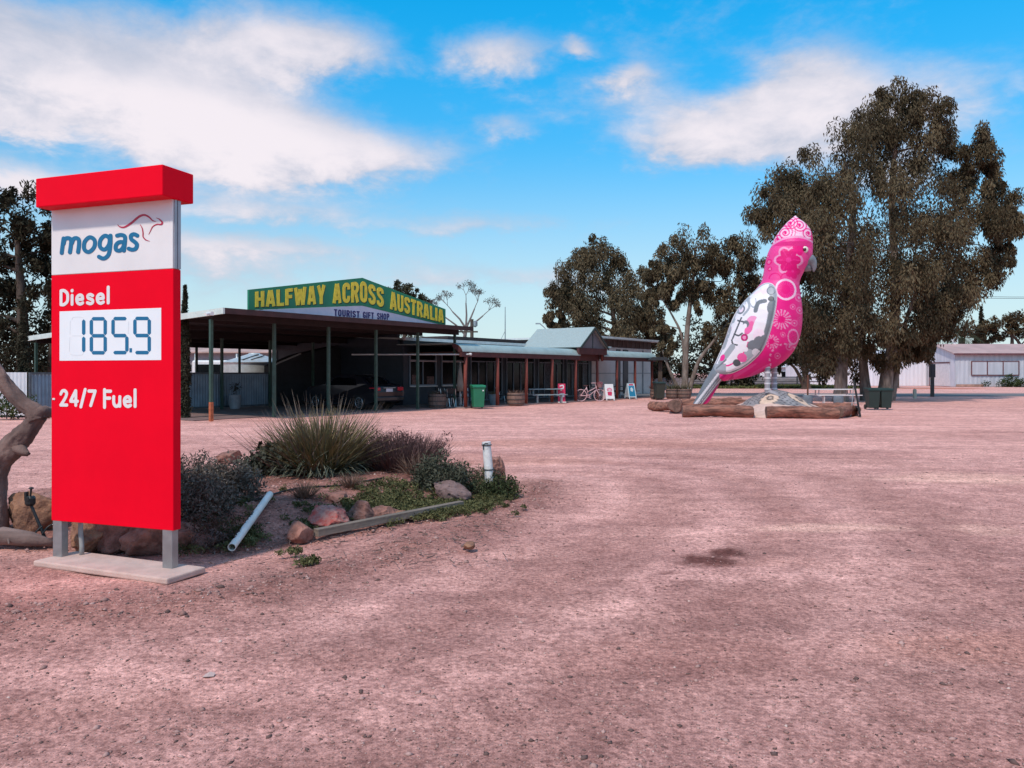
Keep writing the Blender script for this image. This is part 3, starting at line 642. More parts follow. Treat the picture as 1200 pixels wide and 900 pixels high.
def build_gable_sign():
    gr = mat('sign_green', (.008, .21, .105), .5, .08, 2); wh = mat('sign_pale_panel', (.62, .60, .70), .55, .05, 2); ye = mat('sign_yellow', (.80, .64, .05), .5, .10, 5); nv = mat('sign_navy', (.018, .014, .12), .5, .05); sh = mat('letter_shadow_green', (.004, .045, .03), .6, .05)
    g = thing('gable_sign', 'green and white gabled shop sign with yellow letters on carport roof', 'shop sign', UO + Vector((.811 * .3, -.585 * .3, 0)), UANG)
    t0, tm, t1 = 1.25, 6.55, 11.65
    up = lambda t: 4.48 + (5.42 - 4.48) * (t - t0) / (tm - t0) if t < tm else 5.42 + (4.50 - 5.42) * (t - tm) / (t1 - tm)
    lo = lambda t: 3.77 + (4.30 - 3.77) * (t - t0) / (tm - t0) if t < tm else 4.30 + (3.75 - 4.30) * (t - tm) / (t1 - tm)
    mb = MB(); mb.prism([(t0, 0, lo(t0)), (tm, 0, lo(tm)), (tm, 0, up(tm)), (t0, 0, up(t0))], (0, .08, 0)); mb.prism([(tm, 0, lo(tm)), (t1, 0, lo(t1)), (t1, 0, up(t1)), (tm, 0, up(tm))], (0, .08, 0)); mb.build('green_board', gr, g)
    mb = MB(); mb.prism([(t0 + .02, .01, 3.70), (t1 - .02, .01, 3.68), (t1 - .02, .01, lo(t1) - .004), (tm, .01, lo(tm) - .004), (t0 + .02, .01, lo(t0) - .004)], (0, .06, 0)); mb.build('pale_board', wh, g)
    def fn(a, b, y0, dv=0.0, du=0.0):
        def f(u, v, w):
            t = a + (b - a) * u + du; H = up(t) - lo(t); return (t, -.006 - y0 * w, lo(t) + H * (.13 + .74 * v) + dv)
        return f
    for (word, a, b) in (('HALFWAY', 1.50, 4.62), ('ACROSS', 5.0, 7.72), ('AUSTRALIA', 8.1, 11.5)):
        lettering('letter_shadow', word, fn(a, b, .004, -.03, .04), sh, g, .20, .10, False)
        lettering('letters', word, fn(a, b, .02), ye, g, .20, .10, False)
    for word, a, b in (('TOURIST', 5.08, 6.40), ('GIFT', 6.58, 7.18), ('SHOP', 7.36, 8.06)): lettering('small_letters', word, lambda u, v, w, a=a, b=b: (a + (b - a) * u, .008 - .012 * w, 3.805 + .26 * v), nv, g, .19, .13, False)
    # stays behind the board
    for t in (2.5, 6.5, 10.5):
        mb = MB(); mb.bar((t, .12, up(t) - .4), (t, 1.6, 3.66), .05); mb.bx(t - .03, t + .03, .082, .14, 3.7, up(t) - .15); mb.build('stay', DARKSTEEL, g)
build_gable_sign()
# ---------------------------------------------------------------- trees and plants
def leaf_cloud(centres, sizes, n_each, L, W, cols, droop=.75, stretch=1.25, seed=0, soft=.49):
    """many small pointed leaves: clumps at centres; returns vertices, quads, colours"""
    r = np.random.default_rng(seed); C = np.asarray(centres, float); k = len(C); n = k * n_each
    c = np.repeat(C, n_each, 0); s = np.repeat(np.asarray(sizes, float), n_each)
    off = r.normal(0, 1, (n, 3)); nm = np.maximum(np.linalg.norm(off, axis=1), 1e-6); off *= (np.minimum(nm, 1.6 + .6 * r.random(n)) / nm * soft)[:, None]
    off *= np.array([1, 1, stretch]); p = c + off * s[:, None]
    d = r.normal(0, 1, (n, 3)); d /= np.linalg.norm(d, axis=1)[:, None]; d = d * (1 - droop) + np.array([0, 0, -1]) * droop + off * .25; d /= np.linalg.norm(d, axis=1)[:, None]
    q = r.normal(0, 1, (n, 3)); q -= d * (q * d).sum(1)[:, None]; q /= np.linalg.norm(q, axis=1)[:, None]
    l = L * (.6 + .8 * r.random(n))[:, None]; w = W * (.7 + .6 * r.random(n))[:, None]
    V = np.stack([p - d * l / 2, p + q * w / 2 - d * l * .05, p + d * l / 2, p - q * w / 2 - d * l * .05], 1).reshape(-1, 3)
    Fq = np.arange(n * 4).reshape(n, 4)
    a, b = np.array(cols[0]), np.array(cols[1]); t = np.repeat(r.random(k) ** 1.3, n_each) * .7 + r.random(n) * .3
    col = a * (1 - t[:, None]) + b * t[:, None]
    return V, Fq, np.repeat(col, 4, 0)
GUM = ((.048, .035, .020), (.172, .128, .075)); DARKG = ((.020, .018, .011), (.068, .056, .034)); GREENG = ((.05, .052, .026), (.12, .12, .06))
def limb(mb, a, b, r0, r1, n=6, wob=.12, k=6):
    a, b = Vector(a), Vector(b); L = (b - a).length; pts = []; s = Vector((random.uniform(-1, 1), random.uniform(-1, 1), 0)) * L * wob
    for i in range(k + 1):
        t = i / k; p = a.lerp(b, t); p = p + s * math.sin(math.pi * t) + Vector((0, 0, .12 * L * math.sin(math.pi * t))) * (1 if b.z > a.z else 0)
        pts.append(p)
    mb.tube(pts, [r0 + (r1 - r0) * (i / k) ** .8 for i in range(k + 1)], n)
    return pts
def tree(name, label, cat, D, lobes, trunks, nclump=12, nleaf=90, L=.30, W=.075, cols=GUM, bark=BARK, droop=.72, clump=.34, group=None, seed=1, stretch=1.3, hang=0.0, flat=1.0, inner=.35, limbs=True):
    """lobes: (px, py, r_px, depth offset); trunks: list of (px, depth offset, r, [(px, py, depth offset)...]) rising from the ground"""
    r = np.random.default_rng(seed); base_px, base_dy = trunks[0][0], trunks[0][1]; d0 = D + base_dy
    base = Vector(((base_px - 600) / F * d0, d0, 0)); t = thing(name, label, cat, base, 0, group)
    cen = []; siz = []; lp = []
    for (px, py, rp, dy) in lobes:
        c = at(px, py, D + dy); rr = rp / F * (D + dy); lp.append((c, rr))
        m = max(3, int(nclump * (1 if rr > .8 else .7)))
        for i in range(m):
            v = r.normal(0, 1, 3); v /= np.linalg.norm(v); q = (inner + (1 - inner) * r.random() ** .5) * rr * (.78 + .48 * r.random()); o = v * q * np.array([1, 1, flat]); o[2] -= hang * rr * r.random()
            cen.append(np.array(c) + o); siz.append(rr * clump * (.6 + .7 * r.random()))
    V, Fq, col = leaf_cloud(np.array(cen) - np.array(base), siz, nleaf, L, W, cols, droop, stretch, seed)
    np_mesh('crown', V, Fq, LEAF, t, col)
    mb = MB(); random.seed(seed)
    tips = []
    for (px, dy, rad, path) in trunks:
        p0 = Vector(((px - 600) / F * (D + dy), D + dy, -.1)) - base; P = [p0] + [at(a, b, D + c) - base for (a, b, c) in path]
        S = [Vector(q) for q in smooth_path([tuple(q) for q in P], n=5)]; k = len(S)
        rr = [rad * (1.25 - .25 * min(1, i / 3)) * (1 - .72 * i / (k - 1)) for i in range(k)]; mb.tube(S, rr, 9); tips += [(S[i], rr[i]) for i in range(k // 3, k)]
    if limbs:
        for c, rr in lp:
            c = c - base; a, ra = min(tips, key=lambda q: (q[0] - c).length + max(0, (q[0].z - c.z)) * 2)
            if (c - a).length > .3: limb(mb, a, c, min(ra * .55, .16), .02, 6, .10)
    mb.build('trunk', bark, t, smooth=True)
    return t

def build_trees():
    # the big river gum at the right
    lobes = [(1052, 122, 30, 0), (1030, 140, 38, 1), (1078, 138, 34, -1), (1000, 170, 42, 0), (1050, 175, 48, -2), (1092, 180, 36, 1), (1142, 178, 24, 0), (1145, 205, 26, 1), (958, 205, 40, 0), (920, 225, 32, 1), (905, 248, 24, 0),
             (940, 245, 40, -2), (1000, 225, 52, -3), (1060, 235, 52, -3), (1120, 235, 40, 0), (1165, 225, 24, 1), (1178, 260, 18, 0), (1150, 270, 34, -1), (1105, 285, 44, -3), (1045, 295, 50, -4), (985, 285, 50, -4), (945, 290, 36, 2),
             (1170, 295, 20, 1), (1140, 318, 32, 0), (1090, 335, 40, -3), (1030, 345, 46, -4), (975, 345, 42, -3), (940, 335, 30, 3), (1120, 350, 28, -1), (1068, 378, 34, -2), (1010, 385, 36, -3), (965, 385, 34, -1), (1090, 385, 22, 0), (1040, 408, 24, 0), (985, 415, 26, 1), (955, 408, 24, 3), (1075, 410, 16, 1), (1100, 365, 22, 2), (1000, 330, 60, 4), (1050, 270, 66, 4), (1085, 320, 50, 4), (985, 250, 50, 4)]
    tree('gum_tree', 'largest gum tree with drooping brown-green crown behind pink bird statue', 'tree', 45, lobes,
         [(1036, 0, .42, [(1040, 435, 0), (1046, 400, 0), (1050, 330, 0), (1045, 240, 0), (1050, 150, 0)]), (985, -1, .40, [(986, 440, -1), (988, 400, -.5), (992, 330, 0), (1000, 250, 0), (990, 190, 0)]), (1016, .6, .34, [(1012, 430, .6), (1010, 380, .6), (1020, 300, 1)]), (1044, .3, .2, [(1052, 430, .2), (1058, 390, 0), (1078, 330, 0), (1110, 260, 0)])],
         nclump=17, nleaf=280, L=.22, W=.068, droop=.62, clump=.33, seed=3, stretch=1.35, hang=.3, inner=.35)
    # the group behind the statue
    tree('gum_tree', 'open pale-trunked gum tree between the roadhouse and the bird statue', 'tree', 55,
         [(812, 290, 28, 0), (785, 300, 22, 0), (838, 300, 24, 0), (868, 290, 24, 0), (880, 312, 22, 1), (800, 320, 26, 0), (775, 325, 20, 0), (845, 330, 26, 0), (872, 345, 26, 0), (860, 370, 24, 0), (890, 370, 22, 2), (820, 345, 18, 0), (762, 318, 14, 0), (790, 345, 15, 0), (845, 395, 20, 0), (880, 400, 20, 1), (772, 385, 9, 0), (780, 405, 10, 0), (760, 350, 13, 0)],
         [(803, 0, .27, [(803, 430, 0), (806, 380, 0), (812, 330, 0), (815, 290, 0)]), (799, .3, .17, [(785, 435, 0), (776, 410, 0)]), (806, 0, .18, [(818, 425, 0), (836, 400, 0), (858, 372, 0)]), (803, .2, .13, [(800, 400, 0), (788, 370, 0), (772, 345, 0)])],
         nclump=13, nleaf=190, L=.26, W=.085, droop=.6, clump=.35, seed=5, stretch=1.35, hang=.3, inner=.35, group='gum trees behind the yard')
    tree('gum_tree', 'rounded dense gum tree rising behind the roadhouse entrance gable', 'tree', 70,
         [(705, 300, 26, 0), (685, 312, 24, 0), (728, 318, 24, 0), (668, 335, 26, 0), (655, 350, 18, 0), (700, 340, 34, -1), (740, 345, 28, 0), (758, 365, 18, 0), (672, 365, 24, -1), (715, 375, 32, -2), (745, 385, 24, 0), (650, 372, 11, 0), (690, 395, 20, 0), (730, 400, 26, 0), (655, 386, 9, 0), (768, 390, 14, 2), (765, 345, 10, 1)],
         [(722, 0, .45, [(722, 420, 0), (720, 380, 0), (712, 330, 0)]), (728, 1, .3, [(732, 410, 0), (742, 375, 0)])],
         nclump=16, nleaf=200, L=.29, W=.10, droop=.6, clump=.35, seed=8, stretch=1.35, hang=.3, inner=.35, group='gum trees behind the yard')
    # darker trees further back that close the view
    tree('dark_tree', 'low dark rounded tree behind the pale-trunked gum', 'tree', 85, [(840, 395, 34, 0), (815, 410, 30, 0), (868, 408, 30, 0), (790, 425, 26, 0), (845, 425, 34, 0), (880, 428, 22, 0), (770, 432, 20, 0), (820, 438, 24, 0), (858, 440, 18, 0)], [(838, 0, .5, [(838, 430, 0), (840, 400, 0)])], 12, 70, .45, .16, DARKG, BARK_DARK, .3, .38, 'dark trees far behind the statue', 12, 1.0)
    tree('dark_tree', 'dark spreading tree behind the end of the tall pale roadhouse block', 'tree', 75, [(772, 415, 20, 0), (760, 432, 16, 0), (785, 400, 12, 0), (775, 440, 14, 0)], [(774, 0, .4, [(774, 430, 0), (776, 410, 0)])], 10, 60, .42, .15, DARKG, BARK_DARK, .3, .4, 'dark trees far behind the statue', 13, 1.0)
    tree('dark_tree', 'dark tree with low canopy between the statue legs and white shed', 'tree', 78, [(925, 395, 26, 0), (955, 400, 24, 0), (905, 410, 22, 0), (940, 418, 20, 0), (915, 425, 12, 0), (965, 420, 16, 0), (895, 395, 16, 0)], [(945, 0, .45, [(944, 440, 0), (938, 420, 0)]), (944, 0, .22, [(932, 432, 0), (920, 424, 0)])], 12, 70, .42, .15, DARKG, BARK_DARK, .3, .38, 'dark trees far behind the statue', 14, 1.0)
    # left edge: big dark tree behind the white fence, slim cypresses, trees over the roofs
    tree('dark_tree', 'big dark dense tree behind the white fence at the far left', 'tree', 46, [(18, 245, 26, 0), (45, 262, 24, 0), (-10, 262, 34, 0), (15, 285, 30, 0), (50, 300, 26, 1), (-15, 310, 34, 0), (20, 345, 22, 1), (52, 350, 26, 0), (-10, 370, 34, 0), (25, 392, 30, 0), (58, 395, 26, 1), (0, 415, 30, 0), (40, 422, 28, 0), (75, 300, 30, 2), (85, 350, 34, 2), (90, 400, 34, 2), (-50, 300, 40, 0), (-50, 380, 44, 0), (120, 330, 30, 3), (120, 395, 34, 3), (70, 265, 22, 2), (100, 285, 24, 2)],
         [(25, 0, .5, [(28, 420, 0), (25, 350, 0), (20, 280, 0)]), (60, 1, .3, [(62, 400, 0), (70, 330, 0)])], 13, 95, .30, .11, DARKG, BARK_DARK, .45, .36, None, 21, 1.15)
    tree('round_tree', 'round dark treetop showing above the right slope of the green sign', 'tree', 95, [(472, 342, 16, 0), (460, 345, 14, 0), (484, 348, 10, 0), (470, 355, 18, 0), (495, 356, 8, 0), (478, 375, 26, 0), (460, 400, 26, 0), (492, 400, 22, 0)], [(474, 0, .4, [(474, 400, 0), (474, 360, 0)])], 12, 70, .42, .15, ((.035, .032, .02), (.085, .078, .045)), BARK_DARK, .3, .4, None, 31, 1.0)
    for (px, dpt, ytop, wd, lab, sd) in ((217, 27.6, 333, 7.5, 'slim cypress standing right beside the red fuel sign, carport behind', 41), (27, 29, 352, 7.5, 'slim dark cypress in front of the white fence at far left', 42)):
        b = Vector(((px - 600) / F * dpt, dpt, 0)); H = CAMH + (HOR - ytop) / F * dpt; rw = wd / F * dpt; t = thing('cypress', lab, 'tree', b, 0, 'slim cypress trees'); r = np.random.default_rng(sd)
        k = 260; z = H * (.015 + .975 * (np.arange(k) / k)); prof = rw * np.clip(np.minimum(1.05, (1.03 - z / H) * 2.2), .10, 1) * (.85 + .15 * np.sin(z * 5)); an = r.random(k) * 6.28; rad = prof * .55 * np.sqrt(r.random(k))
        C = np.stack([rad * np.cos(an), rad * np.sin(an), z], 1); V, Fq, c = leaf_cloud(C, prof * .5 + .02, 46, .13, .045, ((.028, .028, .018), (.085, .075, .05)), -.75, 1.5, sd)
        np_mesh('crown', V, Fq, LEAF, t, c); mb = MB(); mb.tube([(0, 0, -.1), (0, 0, H * .5), (0, 0, H * .95)], [.09, .05, .01], 8); mb.build('trunk', BARK_DARK, t, smooth=True)
    b = Vector(((1150 - 600) / F * 135, 135, 0)); t = thing('cypress', 'distant cypress spire beside the flat-topped pines at right', 'tree', b, 0, 'slim cypress trees'); r = np.random.default_rng(5); H = CAMH + (HOR - 357) / F * 135
    k = 90; z = H * (.1 + .88 * np.arange(k) / k); prof = 1.1 * np.clip((1.02 - z / H) * 2.0, .1, 1); C = np.stack([prof * .3 * r.normal(size=k), prof * .3 * r.normal(size=k), z], 1); V, Fq, c = leaf_cloud(C, prof * .7, 30, .5, .2, DARKG, -.6, 1.4, 6)
    np_mesh('crown', V, Fq, LEAF, t, c); mb = MB(); mb.tube([(0, 0, 0), (0, 0, H * .9)], [.2, .03], 6); mb.build('trunk', BARK_DARK, t)
    # flat-topped pines behind the grey shed, sparse bare tree over the roofs
    tree('pine_tree', 'flat-topped pine behind the right end of the grey shed', 'tree', 128, [(1190, 375, 16, 0), (1172, 377, 14, 0), (1205, 378, 18, 0), (1158, 383, 12, 0), (1190, 388, 12, 0), (1215, 392, 14, 0), (1225, 380, 16, 0)], [(1185, 0, .5, [(1186, 410, 0), (1186, 385, 0)]), (1200, 0, .4, [(1196, 405, 0), (1175, 385, 0)])], 11, 60, .6, .2, ((.05, .036, .02), (.12, .085, .045)), BARK_DARK, .2, .4, 'flat-topped pines behind the shed', 51, .8, flat=.55)
    tree('pine_tree', 'flat-topped pine beside the palm behind the grey shed', 'tree', 130, [(1155, 388, 12, 0), (1142, 394, 10, 0), (1165, 398, 10, 0), (1150, 402, 9, 0)], [(1152, 0, .4, [(1153, 410, 0), (1154, 392, 0)])], 10, 60, .6, .2, ((.045, .034, .02), (.11, .08, .045)), BARK_DARK, .2, .4, 'flat-topped pines behind the shed', 52, .8, flat=.55)
    # bare sparse tree
    D = 62; b = Vector(((543 - 600) / F * D, D, 0)); t = thing('sparse_tree', 'thin almost leafless tree rising behind the roadhouse roof', 'tree', b); mb = MB(); cen = []; random.seed(4)
    def fork(p, d, L, r, n):
        q = p + d * L; mb.tube([p, p + d * L * .5 + Vector((random.uniform(-.06, .06), random.uniform(-.06, .06), 0)) * L, q], [r, r * .85, r * .68], 5)
        if n == 0: cen.append(q[:]); return
        for i in range(3 if n > 1 else 2):
            e = (d + Vector((random.uniform(-.75, .75), random.uniform(-.6, .6), random.uniform(-.15, .45)))).normalized(); fork(q, e, L * random.uniform(.62, .82), r * .62, n - 1)
    P = lambda x, y: at(x, y, D) - b
    mb.tube([(0, 0, -.1), P(543, 405), P(546, 385)], [.22, .17, .14], 7)
    for a, c in (((546, 385), (556, 362)), ((546, 385), (530, 365)), ((546, 385), (546, 355)), ((545, 392), (522, 372)), ((546, 388), (566, 370))):
        s = P(*a); e = P(*c); mb.tube([s, (s + e) / 2 + Vector((.05, 0, .08)), e], [.09, .07, .05], 6); fork(e, (e - s).normalized(), .62, .038, 3)
    mb.build('trunk', mat('grey_bark', (.22, .18, .17), .9, .2), t); cen = np.array(cen)[::1]
    V, Fq, c = leaf_cloud(cen, np.full(len(cen), .26), 15, .15, .05, ((.08, .06, .055), (.16, .13, .11)), .2, 1.0, 9); np_mesh('crown', V, Fq, LEAF, t, c)
    # palm behind the shed
    D = 112; b = Vector(((1127 - 600) / F * D, D, 0)); t = thing('palm_tree', 'date palm with arching fronds behind the grey shed', 'palm', b); H = CAMH + (HOR - 396) / F * D
    mb = MB(); mb.tube([(0, 0, -.1), (0, 0, H * .5), (0, 0, H)], [.5, .42, .45], 10); mb.build('trunk', BARK_DARK, t, smooth=True)
    V = []; Fq = []; col = []; r = np.random.default_rng(3)
    for i in range(44):
        a = r.random() * 6.28; e = r.uniform(-.2, 1.35); Lf = 3.9; k = 16; p = np.array([0, 0, H]); dh = np.array([math.cos(a), math.sin(a), 0])
        for j in range(k):
            ang = e - 1.5 * (j / k) ** 1.4; d = dh * math.cos(ang) + np.array([0, 0, math.sin(ang)]); p2 = p + d * Lf / k; side = np.cross(d, [0, 0, 1]); side /= np.linalg.norm(side) + 1e-6
            for sg in (-1, 1):
                w = .75 * math.sin(math.pi * (j + .8) / (k + 1)); o = len(V); V += [p, p + d * .14, p + side * sg * w + d * .35 + np.array([0, 0, -.18 * w])]; Fq.append((o, o + 1, o + 2)); col += [np.array((.04, .045, .025)) * (.7 + .8 * r.random())] * 3
            p = p2
    np_mesh('frond_crown', np.array(V), np.array(Fq), LEAF, t, np.array(col), nv=3)
build_trees()

# ---------------------------------------------------------------- the big pink bird
GX, GY, GK = 9.93, 30.0, 30.2
GA = math.atan2(GX, GY); GC, GS = math.cos(GA), math.sin(GA)       # the bird stands square to the camera's line of sight
def gc(cx, cy):
    """sketch coordinates of the bird's profile -> (along, height) in its own upright plane"""
    r = (.3 * cx + 140) / F; s = (r * GY - GX) / (GC + r * GS); return s, CAMH + (207 - .3 * cy) / F * (GY - s * GS)
def gcanvas(s, z): Y = GY - s * GS; return ((GX + s * GC) / Y * F - 140) / .3, (207 - (z - CAMH) * F / Y) / .3
def smin(a, b): return np.minimum(a, b)
def build_galah():
    paint = bpy.data.materials.new('gloss_statue_paint'); paint.use_nodes = True; g = NT(paint.node_tree); p = paint.node_tree.nodes['Principled BSDF']
    p.inputs['Roughness'].default_value = .45; p.inputs['Specular IOR Level'].default_value = .3; a = g.new('ShaderNodeAttribute', attribute_name='tint'); tc = g.new('ShaderNodeTexCoord')
    g.put(p.inputs['Base Color'], g.mix(1.0, a.outputs['Color'], g.mix(g.noise(tc.outputs['Object'], 3, 4, .6), (.88, .86, .88), (1.06, 1.06, 1.06)), 'MULTIPLY'))
    b_ = g.new('ShaderNodeBump'); b_.inputs['Strength'].default_value = .35; b_.inputs['Distance'].default_value = .05; g.put(b_.inputs['Height'], g.noise(tc.outputs['Object'], 3.5, 5, .6)); paint.node_tree.links.new(b_.outputs[0], p.inputs['Normal'])
    MAG = np.array((.76, .001, .18)); PINK = np.array((.82, .03, .26)); LT = np.array((.80, .30, .50)); PALE = np.array((.86, .68, .76)); DEEP = np.array((.55, .004, .16)); WH = np.array((.82, .77, .80)); G1 = np.array((.36, .38, .41)); G2 = np.array((.17, .185, .205)); G3 = np.array((.085, .09, .10))
    t = thing('bird_statue', 'giant pink and grey cockatoo statue with painted flower patterns', 'statue', (GX, GY, 0), -GA)
    def loft(stations, nring=200, ns=24):
        """stations: (back pt, front pt, lateral half-width m)"""
        A = smooth_path([s[0] for s in stations], n=ns); B = smooth_path([s[1] for s in stations], n=ns); Wd = np.interp(np.linspace(0, 1, len(A)), np.linspace(0, 1, len(stations)), [s[2] for s in stations])
        k = len(A); V = []; c = np.linspace(0, 2 * np.pi, nring, endpoint=False)
        for i in range(k):
            ax, az = gc(*A[i]); bx, bz = gc(*B[i]); m = np.array([(ax + bx) / 2, 0, (az + bz) / 2]); h = np.array([(bx - ax) / 2, 0, (bz - az) / 2])
            V.append(m + np.cos(c)[:, None] * h + np.sin(c)[:, None] * np.array([0, Wd[i], 0]))
        V = np.concatenate(V); i = np.arange(k - 1); j = np.arange(nring); I, J = np.meshgrid(i, j, indexing='ij'); I = I.ravel(); J = J.ravel(); J2 = (J + 1) % nring
        Fq = np.stack([I * nring + J, I * nring + J2, (I + 1) * nring + J2, (I + 1) * nring + J], 1)
        caps = []
        for e in (0, k - 1):
            V = np.vstack([V, V[e * nring:(e + 1) * nring].mean(0)]); ci = len(V) - 1
            caps += [(e * nring + q, e * nring + (q + 1) % nring, ci, ci) for q in range(nring)]
        return V, Fq, np.array([(a, b, c_) for (a, b, c_, _) in caps])
    def canvas(V): return gcanvas(V[:, 0], V[:, 2])
    def mesh(name, V, Fq, tri, col, parent):
        o = np_mesh(name, V, Fq, paint, parent, col, smooth=True); return o
    def put(c, m, colr): c[m] = colr
    def body_paint(x, y):
        n = len(x); f = np.clip(.5 + 1.5 * fbm(x / 60, y / 60), 0, 1)[:, None]; c = MAG * (.35 + .65 * (1 - f)) + PINK * .65 * f
        c = np.where((y < 350)[:, None], PINK * .9 + LT * .1, c)
        # feather streaks near the tail
        tz = sm(y, 600, 690); st = .5 + .5 * np.sin((x * .55 + y * .9) / 5.0); c = np.where((tz * st > .62)[:, None], PINK * .9 + LT * .1, c)
        def dist(a, b): return np.hypot(x - a, y - b), np.arctan2(y - b, x - a)
        # flower on the cheek
        d, a = dist(612, 258); rf = 34 + 14 * np.abs(np.cos(a * 3)); d2, a2 = dist(640, 285)
        put(c, d < rf + 9, LT); put(c, d < rf, MAG * .95); put(c, (np.abs(np.sin(a * 3)) < .10) & (d < rf), PINK); put(c, d < 10, PINK); d3, a3 = dist(650, 215); put(c, (d3 < 20 + 6 * np.abs(np.cos(a3 * 2.5))), MAG)
        d, a = dist(628, 300); put(c, (d < 22 + 8 * np.abs(np.cos(a * 2.5))), MAG); put(c, d < 5, PINK)
        # neck dots
        for (u, v, r) in ((537, 262, 12), (540, 290, 9), (533, 240, 7)): d, a = dist(u, v); put(c, d < r, MAG); put(c, (d < r * .55) & (np.cos(a * 6) > 0), LT)
        # the big ring on the shoulder
        d, a = dist(601, 372); put(c, d < 42, LT); put(c, d < 42, PALE * .6 + LT * .4); put(c, d < 34, PINK); put(c, (d < 31) & (np.cos(a * 22) > -.2), MAG); put(c, d < 18, MAG)
        # small rings and sun bursts
        for (u, v, r) in ((628, 438, 11), (634, 500, 13), (655, 450, 14), (652, 400, 16), (615, 590, 14), (590, 545, 10), (570, 625, 12), (640, 560, 9)):
            d, a = dist(u, v); put(c, (d < r) & (d > r * .68), PINK * .6 + LT * .4); put(c, d < r * .3, LT)
        d, a = dist(630, 552); e = np.hypot((x - 630) / 22, (y - 552) / 30); put(c, e < 1, LT); put(c, e < .8, PINK); put(c, (e < .72) & (np.cos(a * 12) > 0), MAG)
        for (u, v, r, k) in ((584, 488, 38, 16), (548, 572, 27, 14)):
            d, a = dist(u, v); put(c, (d < r) & (d > r * .38) & (np.cos(a * k) > .25), LT); put(c, d < r * .36, MAG)
        d, a = dist(662, 490); put(c, (d < 20) & (np.sin(d * .9) > .3), PINK)
        d, a = dist(600, 640); put(c, (np.abs(d - 60) < 3) & (np.cos(a * 20) > 0), LT)
        # arcs on the neck
        for (u, v, r) in ((560, 330, 22), (600, 325, 16)): d, a = dist(u, v); put(c, (np.abs(d - r) < 2.2) & (y < v), MAG)
        # dark keel under the breast
        put(c, (y > 655) & (x < 400) & (np.sin((x + y) / 6) > .3), DEEP)
        return c
    body = [((612, 158), (668, 150), .10), ((575, 163), (697, 160), .40), ((550, 190), (707, 190), .58), ((533, 222), (707, 228), .66), ((522, 262), (694, 262), .68), ((515, 302), (672, 298), .66), ((507, 335), (657, 338), .70), ((486, 364), (661, 384), .84), ((454, 397), (667, 432), .98), ((424, 432), (668, 482), 1.08),
            ((400, 476), (661, 537), 1.12), ((380, 520), (644, 587), 1.08), ((365, 562), (614, 629), .98), ((352, 600), (570, 663), .84), ((340, 630), (520, 684), .70), ((328, 655), (460, 706), .56), ((318, 676), (400, 716), .44), ((314, 690), (362, 722), .36)]
    V, Fq, tri = loft(body); x, y = canvas(V); bo = mesh('body', V, Fq, tri, body_paint(x, y), t)
    bvh = BVHTree.FromPolygons([Vector(q) for q in V], [tuple(q) for q in Fq])
    # crest
    cr = [((541, 210), (709, 208), .60), ((548, 190), (709, 182), .635), ((560, 163), (708, 160), .56), ((582, 132), (699, 130), .42), ((606, 104), (678, 104), .28), ((628, 85), (655, 88), .12), ((640, 75), (642, 76), .015)]
    Vc, Fc, tri = loft(cr, 160); x, y = canvas(Vc); n1 = fbm(x / 22 + 3, y / 22, 3); c = np.repeat(PALE[None] * .55 + LT[None] * .45, len(x), 0)
    for (u, v, r0) in ((600, 150, 40), (655, 120, 34), (690, 150, 26), (620, 110, 30), (570, 175, 26)):
        d = np.hypot(x - u, y - v); a = np.arctan2(y - v, x - u); sp = np.sin(d * .52 + a * 1.0); m = (d < r0); put(c, m & (sp > .35), PINK); put(c, m & (sp > .86), MAG)
        put(c, np.hypot((x - u) / 1.0, (y - v) / 1.5) < 5, MAG)
    put(c, (x > 700) & (y > 130), MAG); bound = 168 + 26 * ((x - 640) / 90) ** 2; put(c, y > bound + 4, PINK); put(c, np.abs(y - bound) < 4, LT); put(c, (x - 620) * .5 + (y - 75) < 8, PALE)
    mesh('crest', Vc, Fc, tri, c, t)
    # tail
    tl = [((338, 640), (400, 712), .42), ((312, 680), (352, 722), .42), ((298, 702), (336, 748), .40), ((275, 742), (318, 778), .36), ((255, 782), (303, 803), .32), ((240, 810), (289, 812), .27)]
    Vt, Ft, tri = loft(tl, 120); x, y = canvas(Vt); u = (x - 240) * .80 - (812 - y) * .62 + .0; k = fbm(u / 5.0 + 3, (x + y) / 160) + .18 * np.sin(u * .30); c = np.where((k > .10)[:, None], G1, np.where((k > -.06)[:, None], WH * .8, G2)); put(c, u < 4, G2); put(c, (u > 32), DEEP); put(c, u > 38, PINK)
    tail = mesh('tail', Vt, Ft, tri, c, t)
    # wings: a raised shell over the body side
    outline = smooth_path([(528, 345), (552, 352), (566, 380), (566, 425), (556, 480), (540, 540), (515, 600), (480, 640), (440, 670), (390, 692), (345, 692), (318, 678), (335, 635), (355, 590), (368, 555), (384, 508), (406, 458), (440, 412), (480, 372), (505, 352)], True, 6)
    def wing_paint(x, y):
        c = np.repeat(WH[None], len(x), 0)
        nn = fbm(x / 35 + 7, y / 35, 3); put(c, nn > .22, PALE)
        def ell(u, v, a, b, rot=0):
            cs, sn = math.cos(rot), math.sin(rot); X = (x - u) * cs + (y - v) * sn; Y = -(x - u) * sn + (y - v) * cs; return np.hypot(X / a, Y / b)
        def line(pts, w): return seg_dist(np.stack([x, y], 1), smooth_path(pts, n=8)) < w
        # grey leading edge down the front
        put(c, line([(548, 362), (552, 400), (548, 450), (535, 520), (510, 580), (470, 640), (420, 672), (350, 685)], 13), G1); put(c, line([(552, 420), (546, 460), (530, 530), (505, 590)], 9), G2)
        put(c, line([(520, 590), (475, 645), (425, 676), (360, 690)], 7), G2)
